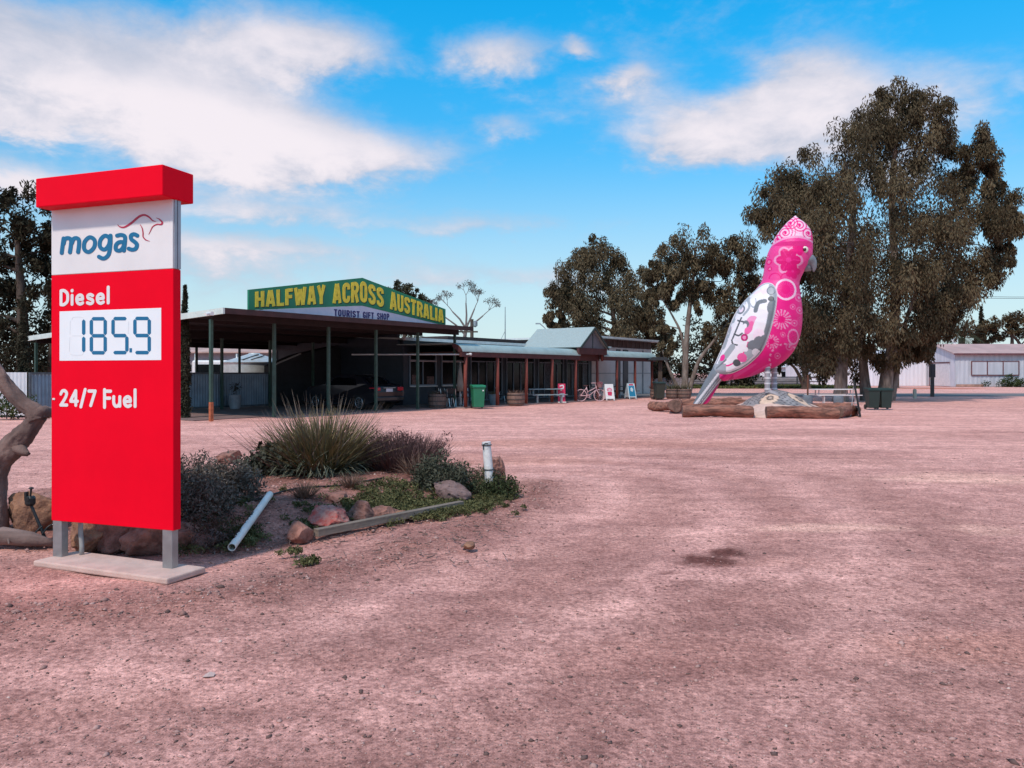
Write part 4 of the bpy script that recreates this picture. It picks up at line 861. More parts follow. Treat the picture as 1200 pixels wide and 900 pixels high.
        d = ell(545, 378, 17, 17); put(c, d < 1, G1); put(c, (d < 1) & (d > .8), G2); d = ell(541, 440, 11, 22, .2); put(c, d < 1, G2); d = ell(545, 410, 12, 10); put(c, d < 1, G3)
        # rounded panels
        d = ell(430, 447, 15, 19, .4); put(c, d < 1, G2); put(c, d < .62, PALE); d = ell(475, 415, 14, 30, -.2); put(c, (d < 1) & (d > .78) & (y > 405), G1)
        put(c, line([(486, 455), (497, 425), (522, 418)], 8), G2); put(c, line([(452, 402), (462, 440), (440, 470)], 4), G1)
        d = ell(475, 500, 24, 26, .3); put(c, d < 1, LT); d = ell(462, 520, 14, 28, .5); put(c, d < 1, PINK * .6 + LT * .4); d = ell(450, 505, 12, 14); put(c, d < 1, G2); put(c, ell(446, 512, 8, 9) < 1, WH)
        d = ell(495, 510, 16, 45, .35); put(c, d < 1, WH); d = ell(498, 545, 22, 22, .3); put(c, d < 1, PALE)
        put(c, line([(432, 480), (415, 520), (398, 560)], 3), G3); put(c, line([(418, 490), (440, 496)], 3), G3); put(c, line([(405, 542), (422, 548), (435, 540)], 3), G3); put(c, line([(395, 565), (400, 580), (416, 584)], 3), G3)
        put(c, line([(412, 440), (398, 490), (380, 540), (362, 590)], 4), G1); put(c, line([(395, 505), (372, 560)], 7), WH); put(c, line([(398, 590), (375, 620), (352, 650)], 11), G1); put(c, ell(358, 632, 9, 14, .5) < 1, PINK); put(c, ell(385, 520, 9, 12) < 1, LT)
        # lower panels
        put(c, line([(455, 590), (420, 625), (380, 665)], 24), WH); put(c, line([(458, 575), (450, 600), (420, 640), (380, 662), (360, 655)], 3), PINK)
        for (u, v, r, q) in ((480, 590, 26, G2), (500, 570, 20, G2), (462, 618, 20, G1), (435, 632, 19, PINK * .7 + LT * .3), (414, 652, 15, G3), (487, 612, 15, WH * .8), (520, 560, 14, G2), (447, 600, 11, WH)):
            put(c, ell(u, v, r, r * .9, .4) < 1, q)
        put(c, line([(500, 610), (450, 655), (390, 680)], 5), WH)
        d = ell(444, 556, 14, 14); put(c, d < 1, G3); put(c, d < .9, DEEP); put(c, d < .5, LT)
        d = seg_dist(np.stack([x, y], 1), np.vstack([outline, outline[:1]])); put(c, d < 5.5, G1); put(c, (d < 5.5) & (y > 600), G2); put(c, (d < 14) & (x < 470) & (y < 600) & (fbm(x / 9, y / 14) > -.02), G1); put(c, d < 2.2, WH * .8)
        put(c, (y > 655) & (x < 372), G1); put(c, line([(372, 640), (335, 672)], 3), G2)
        return c
    for side in (-1, 1):
        gx = np.arange(310, 572, 1.5); gy = np.arange(342, 700, 1.5); X, Y = np.meshgrid(gx, gy); P = np.stack([X.ravel(), Y.ravel()], 1); d = sdist(P, outline); nx, ny = len(gx), len(gy)
        I, J = np.meshgrid(np.arange(nx - 1), np.arange(ny - 1)); a = (J * nx + I).ravel(); Q = np.stack([a, a + 1, a + nx + 1, a + nx], 1); Q = Q[(d[Q] > -2.5).all(1)]
        yy = np.zeros(len(P))
        for q in np.unique(Q):
            lx, lz = gc(*P[q]); h = bvh.ray_cast(Vector((lx, side * 5.0, lz)), Vector((0, -side, 0))); yy[q] = abs(h[0].y) if h[0] is not None else 0.0
        raise_ = .11 * np.sqrt(np.clip((d + 2.5) / 16, 0, 1)) - .03
        lx, lz = gc(P[:, 0], P[:, 1]); V = np.column_stack([lx, side * (yy + raise_), lz]); used = np.unique(Q); remap = -np.ones(len(P), int); remap[used] = np.arange(len(used))
        V = V[used]; Q = remap[Q]; Q = Q if side < 0 else Q[:, ::-1]
        np_mesh('wing', V, Q, paint, t, wing_paint(P[used, 0], P[used, 1]), smooth=True)
    # beak, eyes, legs
    beakm = mat('grey_beak_paint', (.22, .24, .27), .4, .15, 4)
    mb = MB(); pts = []; rad = []
    for (cx, cy, r) in ((670, 250, .32), (686, 250, .30), (699, 254, .24), (708, 264, .16), (713, 280, .09), (711, 295, .02)):
        u, v = gc(cx, cy); pts.append((u, 0, v)); rad.append(r)
    S = smooth_path(pts, n=5); mb.tube(list(S), list(np.interp(np.linspace(0, 1, len(S)), np.linspace(0, 1, len(rad)), rad)), 18); mb.build('beak', beakm, t, smooth=True)
    mb = MB(); pts = [(*gc(672, 272), .24), (*gc(690, 280), .16), (*gc(702, 290), .04)]; mb.tube([(p_[0], 0, p_[1]) for p_ in pts], [p_[2] for p_ in pts], 14); mb.build('lower_beak', mat('dark_beak_paint', (.20, .20, .22), .4, .1), t, smooth=True)
    ring = mat('eye_ring_cream', (.74, .66, .58), .35, .05); pup = mat('eye_pupil', (.06, .02, .02), .15, .05)
    for side in (-1, 1):
        u, v = gc(674, 216); h = bvh.ray_cast(Vector((u, side * 5, v)), Vector((0, -side, 0))); yv = abs(h[0].y) if h[0] is not None else .5
        e = MB(); rr = MB()
        for (m_, q, dep, oy) in ((rr, .135, .05, 0), (e, .065, .05, .045)):
            prof = [(q, 0), (q * .95, dep * .5), (q * .7, dep * .9), (q * .3, dep * 1.1), (.001, dep * 1.15)]; n = 20; vs = []
            for (r_, z_) in prof: vs += [(u + r_ * math.cos(2 * math.pi * k / n), side * (yv - .03 + oy + z_), v + r_ * math.sin(2 * math.pi * k / n)) for k in range(n)]
            m_.add(vs, [(i * n + k, i * n + (k + 1) % n, (i + 1) * n + (k + 1) % n, (i + 1) * n + k) for i in range(len(prof) - 1) for k in range(n)])
        ey = rr.build('eye', ring, t, smooth=True); e.build('pupil', pup, ey, smooth=True)
    legm = [mat('leg_white', (.66, .63, .66), .5, .1, 6), mat('leg_grey', (.34, .32, .35), .5, .1, 6)]
    for cx, sy in ((531, -.34), (558, .30)):
        mb = MB(); u, v0 = gc(cx, 640); _, v1 = gc(cx, 768); n = 15; z = np.linspace(v0 + .2, v1, n); z[1:-1:2] += .022; z[2:-1:2] -= .022
        for i in range(n - 1):
            mb.cur = i % 2; r = .118 if i % 2 == 0 else .104; mb.tube([(u, sy, z[i]), (u, sy, z[i + 1])], r, 14)
        mb.cur = 1; zt = v1 + .02
        for a in (-.5, 0, .5): mb.tube([(u, sy, zt + .05), (u + .25 * math.cos(a), sy + .25 * math.sin(a), zt - .02), (u + .5 * math.cos(a), sy + .5 * math.sin(a), zt - .13)], [.09, .08, .03], 8)
        mb.build('leg', legm, t)
build_galah()

def build_mound():
    # painted mound under the statue
    n = 96; prof = []
    for k in range(40):
        s = k / 39; prof.append((1.20 * s, .94 - .50 * s ** 1.8 * (1.0) - .03 * s))
    prof += [(1.22, .40), (1.5, .28), (1.9, .12), (2.15, -.05)]
    V = []; F_ = []; col = []
    for (r, z) in prof:
        for k in range(n):
            a = 2 * math.pi * k / n; rr = r * (1 + .06 * math.sin(3 * a + 1)); V.append((rr * 1.05 * math.cos(a), rr * math.sin(a), z + .02 * math.sin(5 * a) * min(1, r)))
    m = len(prof); Fq = [(i * n + k, i * n + (k + 1) % n, (i + 1) * n + (k + 1) % n, (i + 1) * n + k) for i in range(m - 1) for k in range(n)]
    V = np.array(V); x, y, z = V.T; r = np.hypot(x, y); f = np.clip(.5 + 1.8 * fbm(x * 5, y * 5), 0, 1)[:, None]
    c = np.array((.16, .15, .16)) * (1 - f) + np.array((.34, .32, .33)) * f; c[(np.sin(x * 30) * np.sin(y * 30) > .55)] = (.06, .06, .07)
    for (u, v, rot) in ((-.55, -.78, .3), (.6, -.62, -.3), (.2, .8, 0)):
        dx, dy = x - u, y - v; X = dx * math.cos(rot) + dy * math.sin(rot); Y = -dx * math.sin(rot) + dy * math.cos(rot); d = np.hypot(X / .36, Y / .30)
        c[d < 1.1] = (.07, .07, .07); c[d < 1] = (.70, .50, .38); d = np.hypot((X - .05) / .15, Y / .15); c[d < 1] = (.10, .08, .07); c[d < .5] = (.45, .35, .3)
    c[r > 1.24] = (.66, .45, .38)
    mm = mat('painted_concrete', (1, 1, 1), .8, .1, 6, attr='tint', bump=.3, bscale=18)
    o = np_mesh('statue_mound', V, np.array(Fq), mm, None, c, smooth=True); o.location = (GX + .35, GY + .05, 0); tag(o, 'low painted concrete mound under the legs of the bird statue', 'mound')
build_mound()

def log_thing(a, b, r, label, seed):
    a, b = Vector(a), Vector(b); mid = (a + b) / 2; mid.z = 0; rr = np.random.default_rng(seed); n, k = 26, 26; d = (b - a); L = d.length; d.normalize(); q = d.to_track_quat('Z', 'Y').to_matrix()
    V = []; 
    for i in range(k + 1):
        s = i / k; p = a.lerp(b, s) - mid + Vector((0, 0, .03 * math.sin(s * 5 + seed)))
        for j in range(n):
            t = 2 * math.pi * j / n; R_ = r * (1.0 + .08 * math.sin(3 * t + seed) + .07 * math.sin(s * 7 + t * 2 + seed) + .055 * rr.normal()) * (.93 if i in (0, k) else 1); V.append(p + q @ Vector((R_ * math.cos(t), R_ * math.sin(t), 0)))
    f = [(i * n + j, i * n + (j + 1) % n, (i + 1) * n + (j + 1) % n, (i + 1) * n + j) for i in range(k) for j in range(n)]
    t = thing('log', label, 'log', mid, 0, 'logs ringing the bird statue'); mb = MB(); mb.add(V, f)
    mb.build('bark', LOGM, t, smooth=True)
    mb = MB(); mb.add([V[j] for j in range(n)], [tuple(reversed(range(n)))]); mb.build('cut_end', LOGEND, t)
    mb = MB(); mb.add([V[k * n + j] for j in range(n)], [tuple(range(n))]); mb.build('cut_end', LOGEND, t)
LOGM = mat('weathered_log', (.34, .145, .10), .9, .2, 6, bump=1.0, bscale=16, col2=(.09, .04, .03), streak=(.35, 2, 2)); LOGEND = mat('log_end_grain', (.20, .11, .085), .9, .25, 9, bump=.5, bscale=25)
for a in (((6.28, 28.5, .20), (8.82, 28.3, .19), .215, 'long log lying under the bird statue tail, nearest left'), ((9.14, 27.8, .19), (11.62, 27.55, .18), .215, 'long log in front of the painted mound, nearest right'), ((11.72, 27.75, .19), (13.3, 29.9, .19), .20, 'log running back from the right corner of the ring'),
          ((5.95, 33.2, .19), (6.75, 31.9, .19), .19, 'short log at the left end of the ring, behind an end-on log'), ((6.45, 30.6, .27), (7.05, 33.2, .24), .27, 'thick log seen end-on at the left corner of the ring'), ((7.8, 35.5, .20), (10.4, 35.0, .22), .22, 'rear log lying behind the tail of the statue'),
          ((10.4, 35.3, .18), (11.2, 35.0, .18), .20, 'small rear log just left of the statue legs'), ((12.3, 32.4, .16), (14.1, 32.0, .16), .17, 'rear log in front of the two blue-grey tubs')):
    log_thing(a[0], a[1], a[2], a[3], int(a[0][0] * 7))
# ---------------------------------------------------------------- fences, sheds and what stands behind
def corrugated(mb, a, b, z0, z1, pitch=.13, amp=.022):
    a, b = Vector(a), Vector(b); d = b - a; L = d.length; d.normalize(); n = Vector((-d.y, d.x, 0)); k = int(L / pitch * 4); vs = []
    for i in range(k + 1):
        s = L * i / k; o = amp * (0, 1, 1, 0)[i % 4]; p = a + d * s + n * o; vs += [(p.x, p.y, z0), (p.x, p.y, z1)]
    mb.add(vs, [(2 * i, 2 * i + 2, 2 * i + 3, 2 * i + 1) for i in range(k)])
def build_fences():
    bl = mat('blue_grey_sheet', (.20, .28, .36), .5, .12, 2, .1); wh = mat('white_fence_sheet', (.62, .62, .66), .5, .08, 2); rail = mat('fence_rail', (.10, .12, .14), .6, .2)
    f = thing('fence', 'blue-grey corrugated metal fence between the rear carport posts', 'fence', loc_uw(-2.6, 7.3), UANG)
    mb = MB(); corrugated(mb, (0, 0, 0), (10.4, 0, 0), .12, 1.58); mb.build('sheet', bl, f)
    mb = MB(); mb.bx(0, 10.4, -.04, -.005, 1.55, 1.62); mb.bx(0, 10.4, -.04, -.005, .06, .14); mb.build('rail', rail, f)
    for x in (0, 2.6, 5.2, 7.8, 10.35): mb = MB(); mb.bx(x - .04, x + .04, -.10, -.045, 0, 1.62); mb.build('fence_post', rail, f)
    a = loc_uw(-2.6, 7.3); b = Vector((-34, 31, 0)); f = thing('fence', 'white corrugated metal fence behind the gnarled tree at far left', 'fence', b, math.atan2(a.y - b.y, a.x - b.x))
    L = (a - b).length; mb = MB(); corrugated(mb, (0, 0, 0), (L - .1, 0, 0), .05, 1.62, .16, .025); mb.build('sheet', wh, f)
    mb = MB(); mb.bx(0, L - .1, .03, .07, 1.5, 1.56); mb.bx(0, L - .1, .03, .07, .2, .26); mb.build('rail', rail, f)
    # dark lean-to closing the carport on the right
    s = thing('lean_to', 'dark lean-to shed with sloping roof at the back of the carport', 'shed', loc_uw(8.3, 7.6), UANG); dk = mat('black_sheet_wall', (.018, .02, .024), .7, .2, 3)
    mb = MB(); mb.prism([(0, 0, 0), (4.15, 0, 0), (4.15, 0, 3.05), (1.5, 0, 2.5), (0, 0, 1.95)], (0, .8, 0)); mb.build('wall', dk, s)
    mb = MB(); mb.bar((-.1, -.05, 1.98), (1.5, -.05, 2.56), .10, .06); mb.build('barge_trim', mat('pale_trim', (.40, .40, .38), .6, .1), s)
    mb = MB(); mb.bx(2.4, 3.3, -.05, -.003, .02, 2.05); mb.build('door', mat('black_door', (.012, .013, .018), .5, .1), s)
build_fences()

def build_back():
    gw = mat('grey_shed_wall', (.30, .30, .33), .7, .1, 1); pk = mat('pinkish_roof', (.50, .33, .29), .7, .12, 1); 
    D = 62; x0, x1 = (140 - 600) / F * D, (375 - 600) / F * D
    s = thing('storage_shed', 'long grey shed with pinkish roof seen through the carport', 'shed', (x0, D, 0)); L = x1 - x0
    mb = MB(); mb.bx(0, L, 0, 9, 0, 3.2); mb.build('wall', gw, s)
    mb = MB(); mb.prism([(-.3, -.5, 3.18), (-.3, 4.5, 4.05), (-.3, 9.5, 3.18), (-.3, 9.5, 3.26), (-.3, 4.5, 4.13), (-.3, -.5, 3.28)], (L + .6, 0, 0)); mb.build('roof', pk, s)
    for x in (2, 6.2): mb = MB(); mb.bx(x, x + 2.6, -.05, -.003, .02, 2.6); mb.build('roller_door', mat('pale_roller_door', (.42, .42, .46), .6, .1, 9), s)
    mb = MB(); mb.bx(9.2, 10.6, -.05, -.003, 1.2, 2.1); mb.build('window', GLASS, s)
    # rainwater tank
    c = Vector(((298 - 600) / F * 46, 46, 0)); tk = thing('water_tank', 'round corrugated steel water tank behind the blue-grey fence', 'water tank', c); mz = mat('corrugated_zinc', (.55, .57, .57), .4, .1, 3, .4); r = 1.75
    prof = [(r * 1.0, 0)]
    for k in range(28): prof += [(r + (.02 if k % 2 else -.01), .05 + k * .078)]
    mb = MB(); mb.lathe((0, 0, 0), prof + [(r + .05, 2.22)], 40); mb.build('tank_wall', mz, tk, smooth=True)
    mb = MB(); mb.lathe((0, 0, 2.2), [(r + .08, 0), (r + .08, .03), (.35, .52), (.30, .58), (.02, .6)], 40); mb.build('tank_roof', mz, tk)
    mb = MB(); mb.bar((-.2, -1.5, 2.34), (.35, -.4, 2.68), .16, .05); mb.bar((.3, -1.45, 2.36), (.75, -.5, 2.62), .05, .05); mb.build('roof_ladder', DARKSTEEL, tk)
    # white truck behind the fence
    c = Vector(((247 - 600) / F * 50, 50, 0)); tr = thing('truck', 'white truck parked behind the blue-grey fence, only its cab showing', 'truck', c, R(12))
    mb = MB(); mb.bx(-1.15, 1.15, 0, 1.9, .75, 2.42); mb.build('cab', WHITE, tr, bevel=.12)
    mb = MB(); mb.bx(-.95, .95, -.02, .04, 1.55, 2.15); mb.build('windscreen', GLASS, tr)
    mb = MB(); mb.bx(-1.18, 1.18, -.16, -.02, .55, .85); mb.bx(-.6, .6, -.06, -.005, .95, 1.4); mb.build('bumper', GREY_METAL, tr)
    for x in (-1.0, 1.0): mb = MB(); mb.bx(x - .16, x + .16, -.05, -.003, .98, 1.2); mb.build('headlight', mat('lamp_lens', (.6, .6, .6), .1, .02), tr)
    for x in (-1.32, 1.32): mb = MB(); mb.tube([(x, 2.2, .8), (x, 2.2, 2.9)], .09, 10); mb.build('exhaust_stack', GREY_METAL, tr, smooth=True); mb = MB(); mb.bx(x - .12, x + .12, .1, .18, 1.7, 2.15); mb.build('mirror', BLACK, tr)
    mb = MB(); mb.bx(-1.15, 1.15, 2.1, 7, .9, 1.1); mb.bx(-.5, .5, .2, 7, .6, .9); mb.build('tray', DARKSTEEL, tr)
    for x in (-1.0, 1.0):
        for y in (.9, 5.0, 6.2): mb = MB(); mb.tube([(x - .14, y, .5), (x + .14, y, .5)], .5, 24); mb.build('wheel', BLACK, tr, smooth='auto')
    # right: grey gabled shed
    sw = mat('sunlit_grey_sheeting', (.62, .61, .67), .6, .08, .8, streak=(3, 3, .3)); sr = mat('faded_pink_roof', (.48, .31, .29), .7, .1, .6); tm = mat('maroon_trim', (.16, .06, .07), .7, .2); sf = mat('shaded_grey_sheeting', (.50, .51, .56), .6, .08, .8, streak=(3, 3, .3))  # sunlit gable and shaded front are put into two sheeting colours
    s = thing('grey_shed', 'pale grey gabled shed with roller door and three panel shutter', 'shed', (51.6, 90, 0)); L, Dp, ze, zr = 34, 9, 3.8, 5.05
    mb = MB(); corrugated(mb, (0, 0, 0), (L, 0, 0), 0, ze, .5, .03); mb.build('front_wall', sf, s)
    mb = MB(); mb.prism([(0, .04, 0), (0, Dp, 0), (0, Dp, ze), (0, Dp / 2, zr - .06), (0, .04, ze)], (.12, 0, 0)); mb.bx(L - .1, L, .04, Dp, 0, ze); mb.bx(.12, L, Dp - .1, Dp, 0, ze); mb.build('gable_wall', sw, s)
    mb = MB(); mb.prism([(-.3, -.35, ze - .03), (-.3, Dp / 2, zr), (-.3, Dp + .35, ze - .03), (-.3, Dp + .35, ze + .05), (-.3, Dp / 2, zr + .09), (-.3, -.35, ze + .05)], (L + .6, 0, 0)); mb.build('roof', sr, s)
    mb = MB(); mb.bx(-.35, L + .3, -.42, -.36, ze - .12, ze + .08); mb.build('gutter', tm, s)
    mb = MB(); mb.bx(-.05, -.003, 1.2, 5.4, .05, 2.75); mb.build('roller_door', mat('roller_door_white', (.68, .64, .66), .6, .06, 3), s)
    mb = MB(); mb.bx(-.09, -.051, 1.05, 5.55, 2.75, 2.9); mb.bx(-.09, -.051, 5.4, 5.55, 0, 2.75); mb.build('door_frame', tm, s)
    fr = MB(); xa, xb, za, zb = 1.85, 7.35, 1.35, 2.95
    for x in np.linspace(xa, xb, 4): fr.bx(x - .05, x + .05, -.13, -.05, za, zb)
    fr.bx(xa, xb, -.125, -.055, za - .06, za + .04); fr.bx(xa, xb, -.125, -.055, zb - .04, zb + .06); w = fr.build('shutter_frame', tm, s)
    for i in range(3): q = MB(); a = xa + (xb - xa) * i / 3 + .06; q.bx(a, a + (xb - xa) / 3 - .12, -.08, -.04, za + .05, zb - .05); q.build('shutter', sf, w)
    for x in (2.5, 13.5): mb = MB(); mb.lathe((x, Dp / 2, zr), [(.18, 0), (.18, .35), (.34, .4), (.34, .62), (.05, .75)], 14); mb.build('roof_vent', WHITE, s)
    mb = MB(); mb.bx(.1, 3.3, -.06, -.012, .0, .28); mb.build('stained_base', mat('rust_stain', (.45, .27, .21), .9, .2, 2), s)
    # white long shed to its left, hidden mostly by the gum
    s = thing('white_shed', 'plain white sheet metal shed standing behind the largest gum tree', 'shed', (36.8, 96, 0))
    mb = MB(); corrugated(mb, (0, 0, 0), (14.7, 0, 0), 0, 3.9, .5, .03); mb.bx(0, .1, .06, 8, 0, 3.9); mb.bx(14.5, 14.7, .06, 8, 0, 3.9); mb.build('wall', mat('white_sheeting', (.74, .71, .76), .6, .06, .8, streak=(3, 3, .3)), s)
    mb = MB(); mb.prism([(-.2, -.2, 3.9), (-.2, 8.2, 4.6), (-.2, 8.2, 4.7), (-.2, -.2, 4.0)], (15.1, 0, 0)); mb.build('roof', mat('white_roof', (.66, .62, .66), .6, .06), s)
    mb = MB(); mb.bx(10, 11.2, -.05, .0, .02, 2.1); mb.build('door', mat('grey_door', (.5, .5, .53), .6, .1), s)
    mb = MB(); mb.tube([(-.3, -.6, 0), (-.3, -.6, 4.5)], .12, 10); mb.lathe((-.3, -.6, 4.4), [(.1, 0), (.45, .05), (.45, .2), (.1, .3)], 12); mb.build('vent_pipe', WHITE, s)
    # white house with one window seen under the statue
    D = 112; x0 = (886 - 600) / F * D; s = thing('white_house', 'small white house with one dark window, seen past the statue legs', 'house', (x0, D, 0))
    mb = MB(); mb.bx(0, 7.3, 0, 5, 0, 2.45); mb.build('wall', mat('white_render', (.70, .70, .74), .6, .05), s)
    fr = MB(); fr.bx(3.6, 5.0, -.06, -.004, .95, 1.85); w = fr.build('window', mat('white_frame', (.5, .52, .54), .5, .05), s); q = MB(); q.bx(3.7, 4.9, -.075, -.061, 1.02, 1.78); q.build('pane', GLASS, w)
    mb = MB(); mb.prism([(-.3, -.4, 2.42), (-.3, 2.5, 3.15), (-.3, 5.4, 2.42)], (7.9, 0, 0)); mb.build('roof', mat('house_roof', (.50, .50, .54), .6, .08), s)
    # low rail fence with grey wall
    D = 96; x0 = (805 - 600) / F * D; f = thing('rail_fence', 'low dark rail fence with grey wall behind the grass strip', 'fence', (x0, D, 0)); L = 16.5
    mb = MB(); mb.bx(0, L, .6, .8, 0, .95); mb.build('low_wall', mat('grey_block_wall', (.24, .23, .25), .9, .15, 2), f)
    mb = MB(); mb.bx(0, L, -.05, .05, 1.0, 1.14); mb.bx(0, L, -.04, .04, .5, .58); mb.build('rail', DARKSTEEL, f)
    for x in np.linspace(0.1, L - .1, 7): mb = MB(); mb.bx(x - .07, x + .07, -.06, .06, 0, 1.2); mb.build('fence_post', DARKSTEEL, f)
    # grey-white paling fence and low block behind the end of the roadhouse
    D = 74; f = thing('paling_fence', 'pale paling fence behind the planters beyond the verandah end', 'fence', ((756 - 600) / F * D, D, 0))
    mb = MB()
    for i in range(30): mb.bx(i * .15, i * .15 + .13, -.01, .01, 0, 1.1 + .03 * math.sin(i * 7))
    mb.build('palings', mat('weathered_paling', (.30, .27, .27), .9, .15), f); mb = MB(); mb.bx(0, 4.5, .012, .05, .8, .88); mb.build('rail', DARKSTEEL, f)
    # grass verges
    r = np.random.default_rng(2); n = 9000; X = np.concatenate([r.uniform(14, 37, n // 2), r.uniform(60, 110, n // 2)]); Y = np.concatenate([r.uniform(80, 94, n // 2), r.uniform(81, 89, n // 2)]); keep = (Y < 93) | (X < 36); X, Y = X[keep], Y[keep]
    V, Fq, c = leaf_cloud(np.stack([X, Y, np.full(len(X), .06)], 1), np.full(len(X), .3), 4, .42, .16, ((.075, .085, .025), (.17, .17, .07)), -.5, .3, 3)
    o = np_mesh('grass_verge', V, Fq, LEAF, None, c); tag(o, 'strips of green grass along the far side of the sealed road', kind='stuff')
    bs = thing('roadside_bush', 'low green bush against the grey shed front wall', 'bush', (57.4, 88.8, 0)); V, Fq, c = leaf_cloud(r.normal(0, 1, (30, 3)) * [1.2, .4, .25] + [0, 0, .4], np.full(30, .45), 45, .25, .1, ((.02, .035, .012), (.06, .08, .03)), .1, .9, 4); np_mesh('foliage', V, Fq, LEAF, bs, c)
    mb = MB(); [mb.tube([(x, 0, 0), (x * 1.3, 0, .4)], .03, 5) for x in (-.8, 0, .8)]; mb.build('stems', BARK_DARK, bs)
build_back()

def build_poles():
    # antenna mast and poles over the roofs, power line at the right
    b = at(592, 437, 48); b.z = 0; t = thing('antenna_mast', 'thin antenna mast above the roadhouse roof', 'mast', b); mb = MB(); mb.tube([(0, 0, 3.3), (0, 0, 4.6), (0, 0, 5.7)], [.035, .03, .02], 6); mb.build('mast', GREY_METAL, t); mb = MB(); mb.tube([(-.35, 0, 3.5), (.0, 0, 4.2)], .015, 5); mb.build('stay_wire', GREY_METAL, t)
    b = at(640, 437, 62); b.z = 0; t = thing('lamp_pole', 'street lamp on a bent pole behind the entrance gable', 'street lamp', b); mb = MB(); mb.tube([(.3, 0, 0), (.3, 0, 4.2), (-.1, 0, 5.2), (-.5, 0, 5.55)], .04, 6); mb.build('pole', GREY_METAL, t); mb = MB(); mb.bx(-.85, -.45, -.1, .1, 5.5, 5.6); mb.build('lamp_head', GREY_METAL, t)
    b = at(553, 437, 52); b.z = 0; t = thing('power_pole', 'short power pole with insulators behind the carport roof corner', 'power pole', b); H = CAMH + (HOR - 374) / F * 52; mb = MB(); mb.tube([(0, 0, 0), (0, 0, H)], [.14, .11], 10); mb.build('pole', BARK_DARK, t); mb = MB(); mb.bx(-1.1, .4, -.05, .05, H - .9, H - .8); mb.build('crossarm', BARK_DARK, t)
    mb = MB(); mb.lathe((.22, 0, H - .55), [(.03, 0), (.16, .1), (.16, .35), (.03, .45)], 12); mb.build('transformer', GREY_METAL, t)
    pts = []
    for nm, px, D, lab in (('power_pole', 1052, 84, 'power pole hidden behind the largest gum tree'), ('power_pole', 1330, 84, 'power pole standing beyond the right end of the road')):
        b = at(px, 437, D); b.z = 0; t = thing(nm, lab, 'power pole', b); H = CAMH + (HOR - 343) / F * D; mb = MB(); mb.tube([(0, 0, 0), (0, 0, H + .3)], [.16, .12], 8); mb.build('pole', BARK_DARK, t); mb = MB(); mb.bx(-.06, .06, -.9, .9, H - .2, H - .08); mb.build('crossarm', BARK_DARK, t); pts.append(b + Vector((0, 0, H - .05)))
    mb = MB()
    for dy in (-.8, .8): mb.tube([pts[0].lerp(pts[1], s) + Vector((0, dy, -.5 * 4 * s * (1 - s))) for s in np.linspace(0, 1, 14)], .022, 4)
    tag(mb.build('power_line', DARKSTEEL), 'pair of thin power lines crossing the sky at the right', 'power line')
build_poles()

# ---------------------------------------------------------------- things under the carport and verandah
def build_car():
    paint = mat('black_car_paint', (.006, .007, .012), .3, .1, coat=.2); tyre = mat('tyre_rubber', (.015, .015, .015), .85, .1); red = mat('tail_lens', (.42, .006, .02), .2, .05)
    # local x forward; nose towards the back of the carport
    rear = Vector((-5.35, 33.6, 0)); hd = Vector((-.811, .585, 0)); t = thing('parked_car', 'black car parked nose-in under the carport', 'car', rear + hd * 2.3, math.atan2(hd.y, hd.x))
    prof = [(-2.28, .42), (-2.32, .75), (-2.26, 1.02), (-1.75, 1.08), (-1.25, 1.40), (-.6, 1.50), (.25, 1.47), (1.0, 1.05), (1.9, .92), (2.25, .72), (2.28, .38), (1.85, .26), (-1.85, .26)]
    W = .90; n = len(prof); vs = []; sc = lambda z: W if z < .8 else W - (z - .8) * .33
    for sy in (-1, -.5, .5, 1):
        for (x, z) in prof: vs.append((x * (.985 if abs(sy) == 1 else 1), (sc(z) if abs(sy) == 1 else .62 * W) * (1 if sy > 0 else -1), z + (0 if abs(sy) == 1 else .02)))
    fs = [(k * n + i, k * n + (i + 1) % n, (k + 1) * n + (i + 1) % n, (k + 1) * n + i) for k in range(3) for i in range(n)] + [tuple(range(n)), tuple(reversed(range(3 * n, 4 * n)))]
    mb = MB(); mb.add(vs, fs); mb.build('body', paint, t, bevel=.05)
    for sy in (-1, 1):
        q = MB(); y = lambda z: sy * (sc(z) + .012); q.add([(-1.15, y(1.06), 1.06), (.85, y(1.06), 1.06), (.2, y(1.40), 1.40), (-.95, y(1.36), 1.36)], [(0, 1, 2, 3)] if sy < 0 else [(3, 2, 1, 0)]); q.build('side_window', GLASS, t)
        q = MB(); q.bx(-2.345, -1.98, sy * .70 - .17, sy * .70 + .17, .82, .98); q.build('taillight', red, t, bevel=.03)
        for x in (-1.42, 1.42):
            q = MB(); q.tube([(x, sy * .70, .32), (x, sy * .925, .32)], .32, 28); wh = q.build('wheel', tyre, t, smooth='auto')
            q = MB(); 
            for k in range(7): a = 2 * math.pi * k / 7; q.bar((x, sy * .935, .32), (x + .215 * math.cos(a), sy * .935, .32 + .215 * math.sin(a)), .045, .015)
            q.torus((x, sy * .932, .32), .215, .02, 'y', 28, 6); q.build('rim', mat('alloy', (.45, .45, .47), .3, .1, 5, .8), wh)
    q = MB(); q.add([(-1.72, -.55, 1.13), (-1.72, .55, 1.13), (-1.30, .5, 1.42), (-1.30, -.5, 1.42)], [(0, 1, 2, 3)]); q.build('rear_window', GLASS, t)
    q = MB(); q.bx(-2.335, -2.315, -.20, .20, .78, .92); q.build('number_plate', mat('plate_white', (.5, .5, .55), .5, .1), t)
    q = MB(); q.bx(-2.40, -2.2, -.85, .85, .38, .58); q.build('bumper', paint, t, bevel=.04); q = MB(); q.bx(-2.345, -2.33, -.36, .36, .94, .965); q.build('chrome_strip', GREY_METAL, t)
build_car()

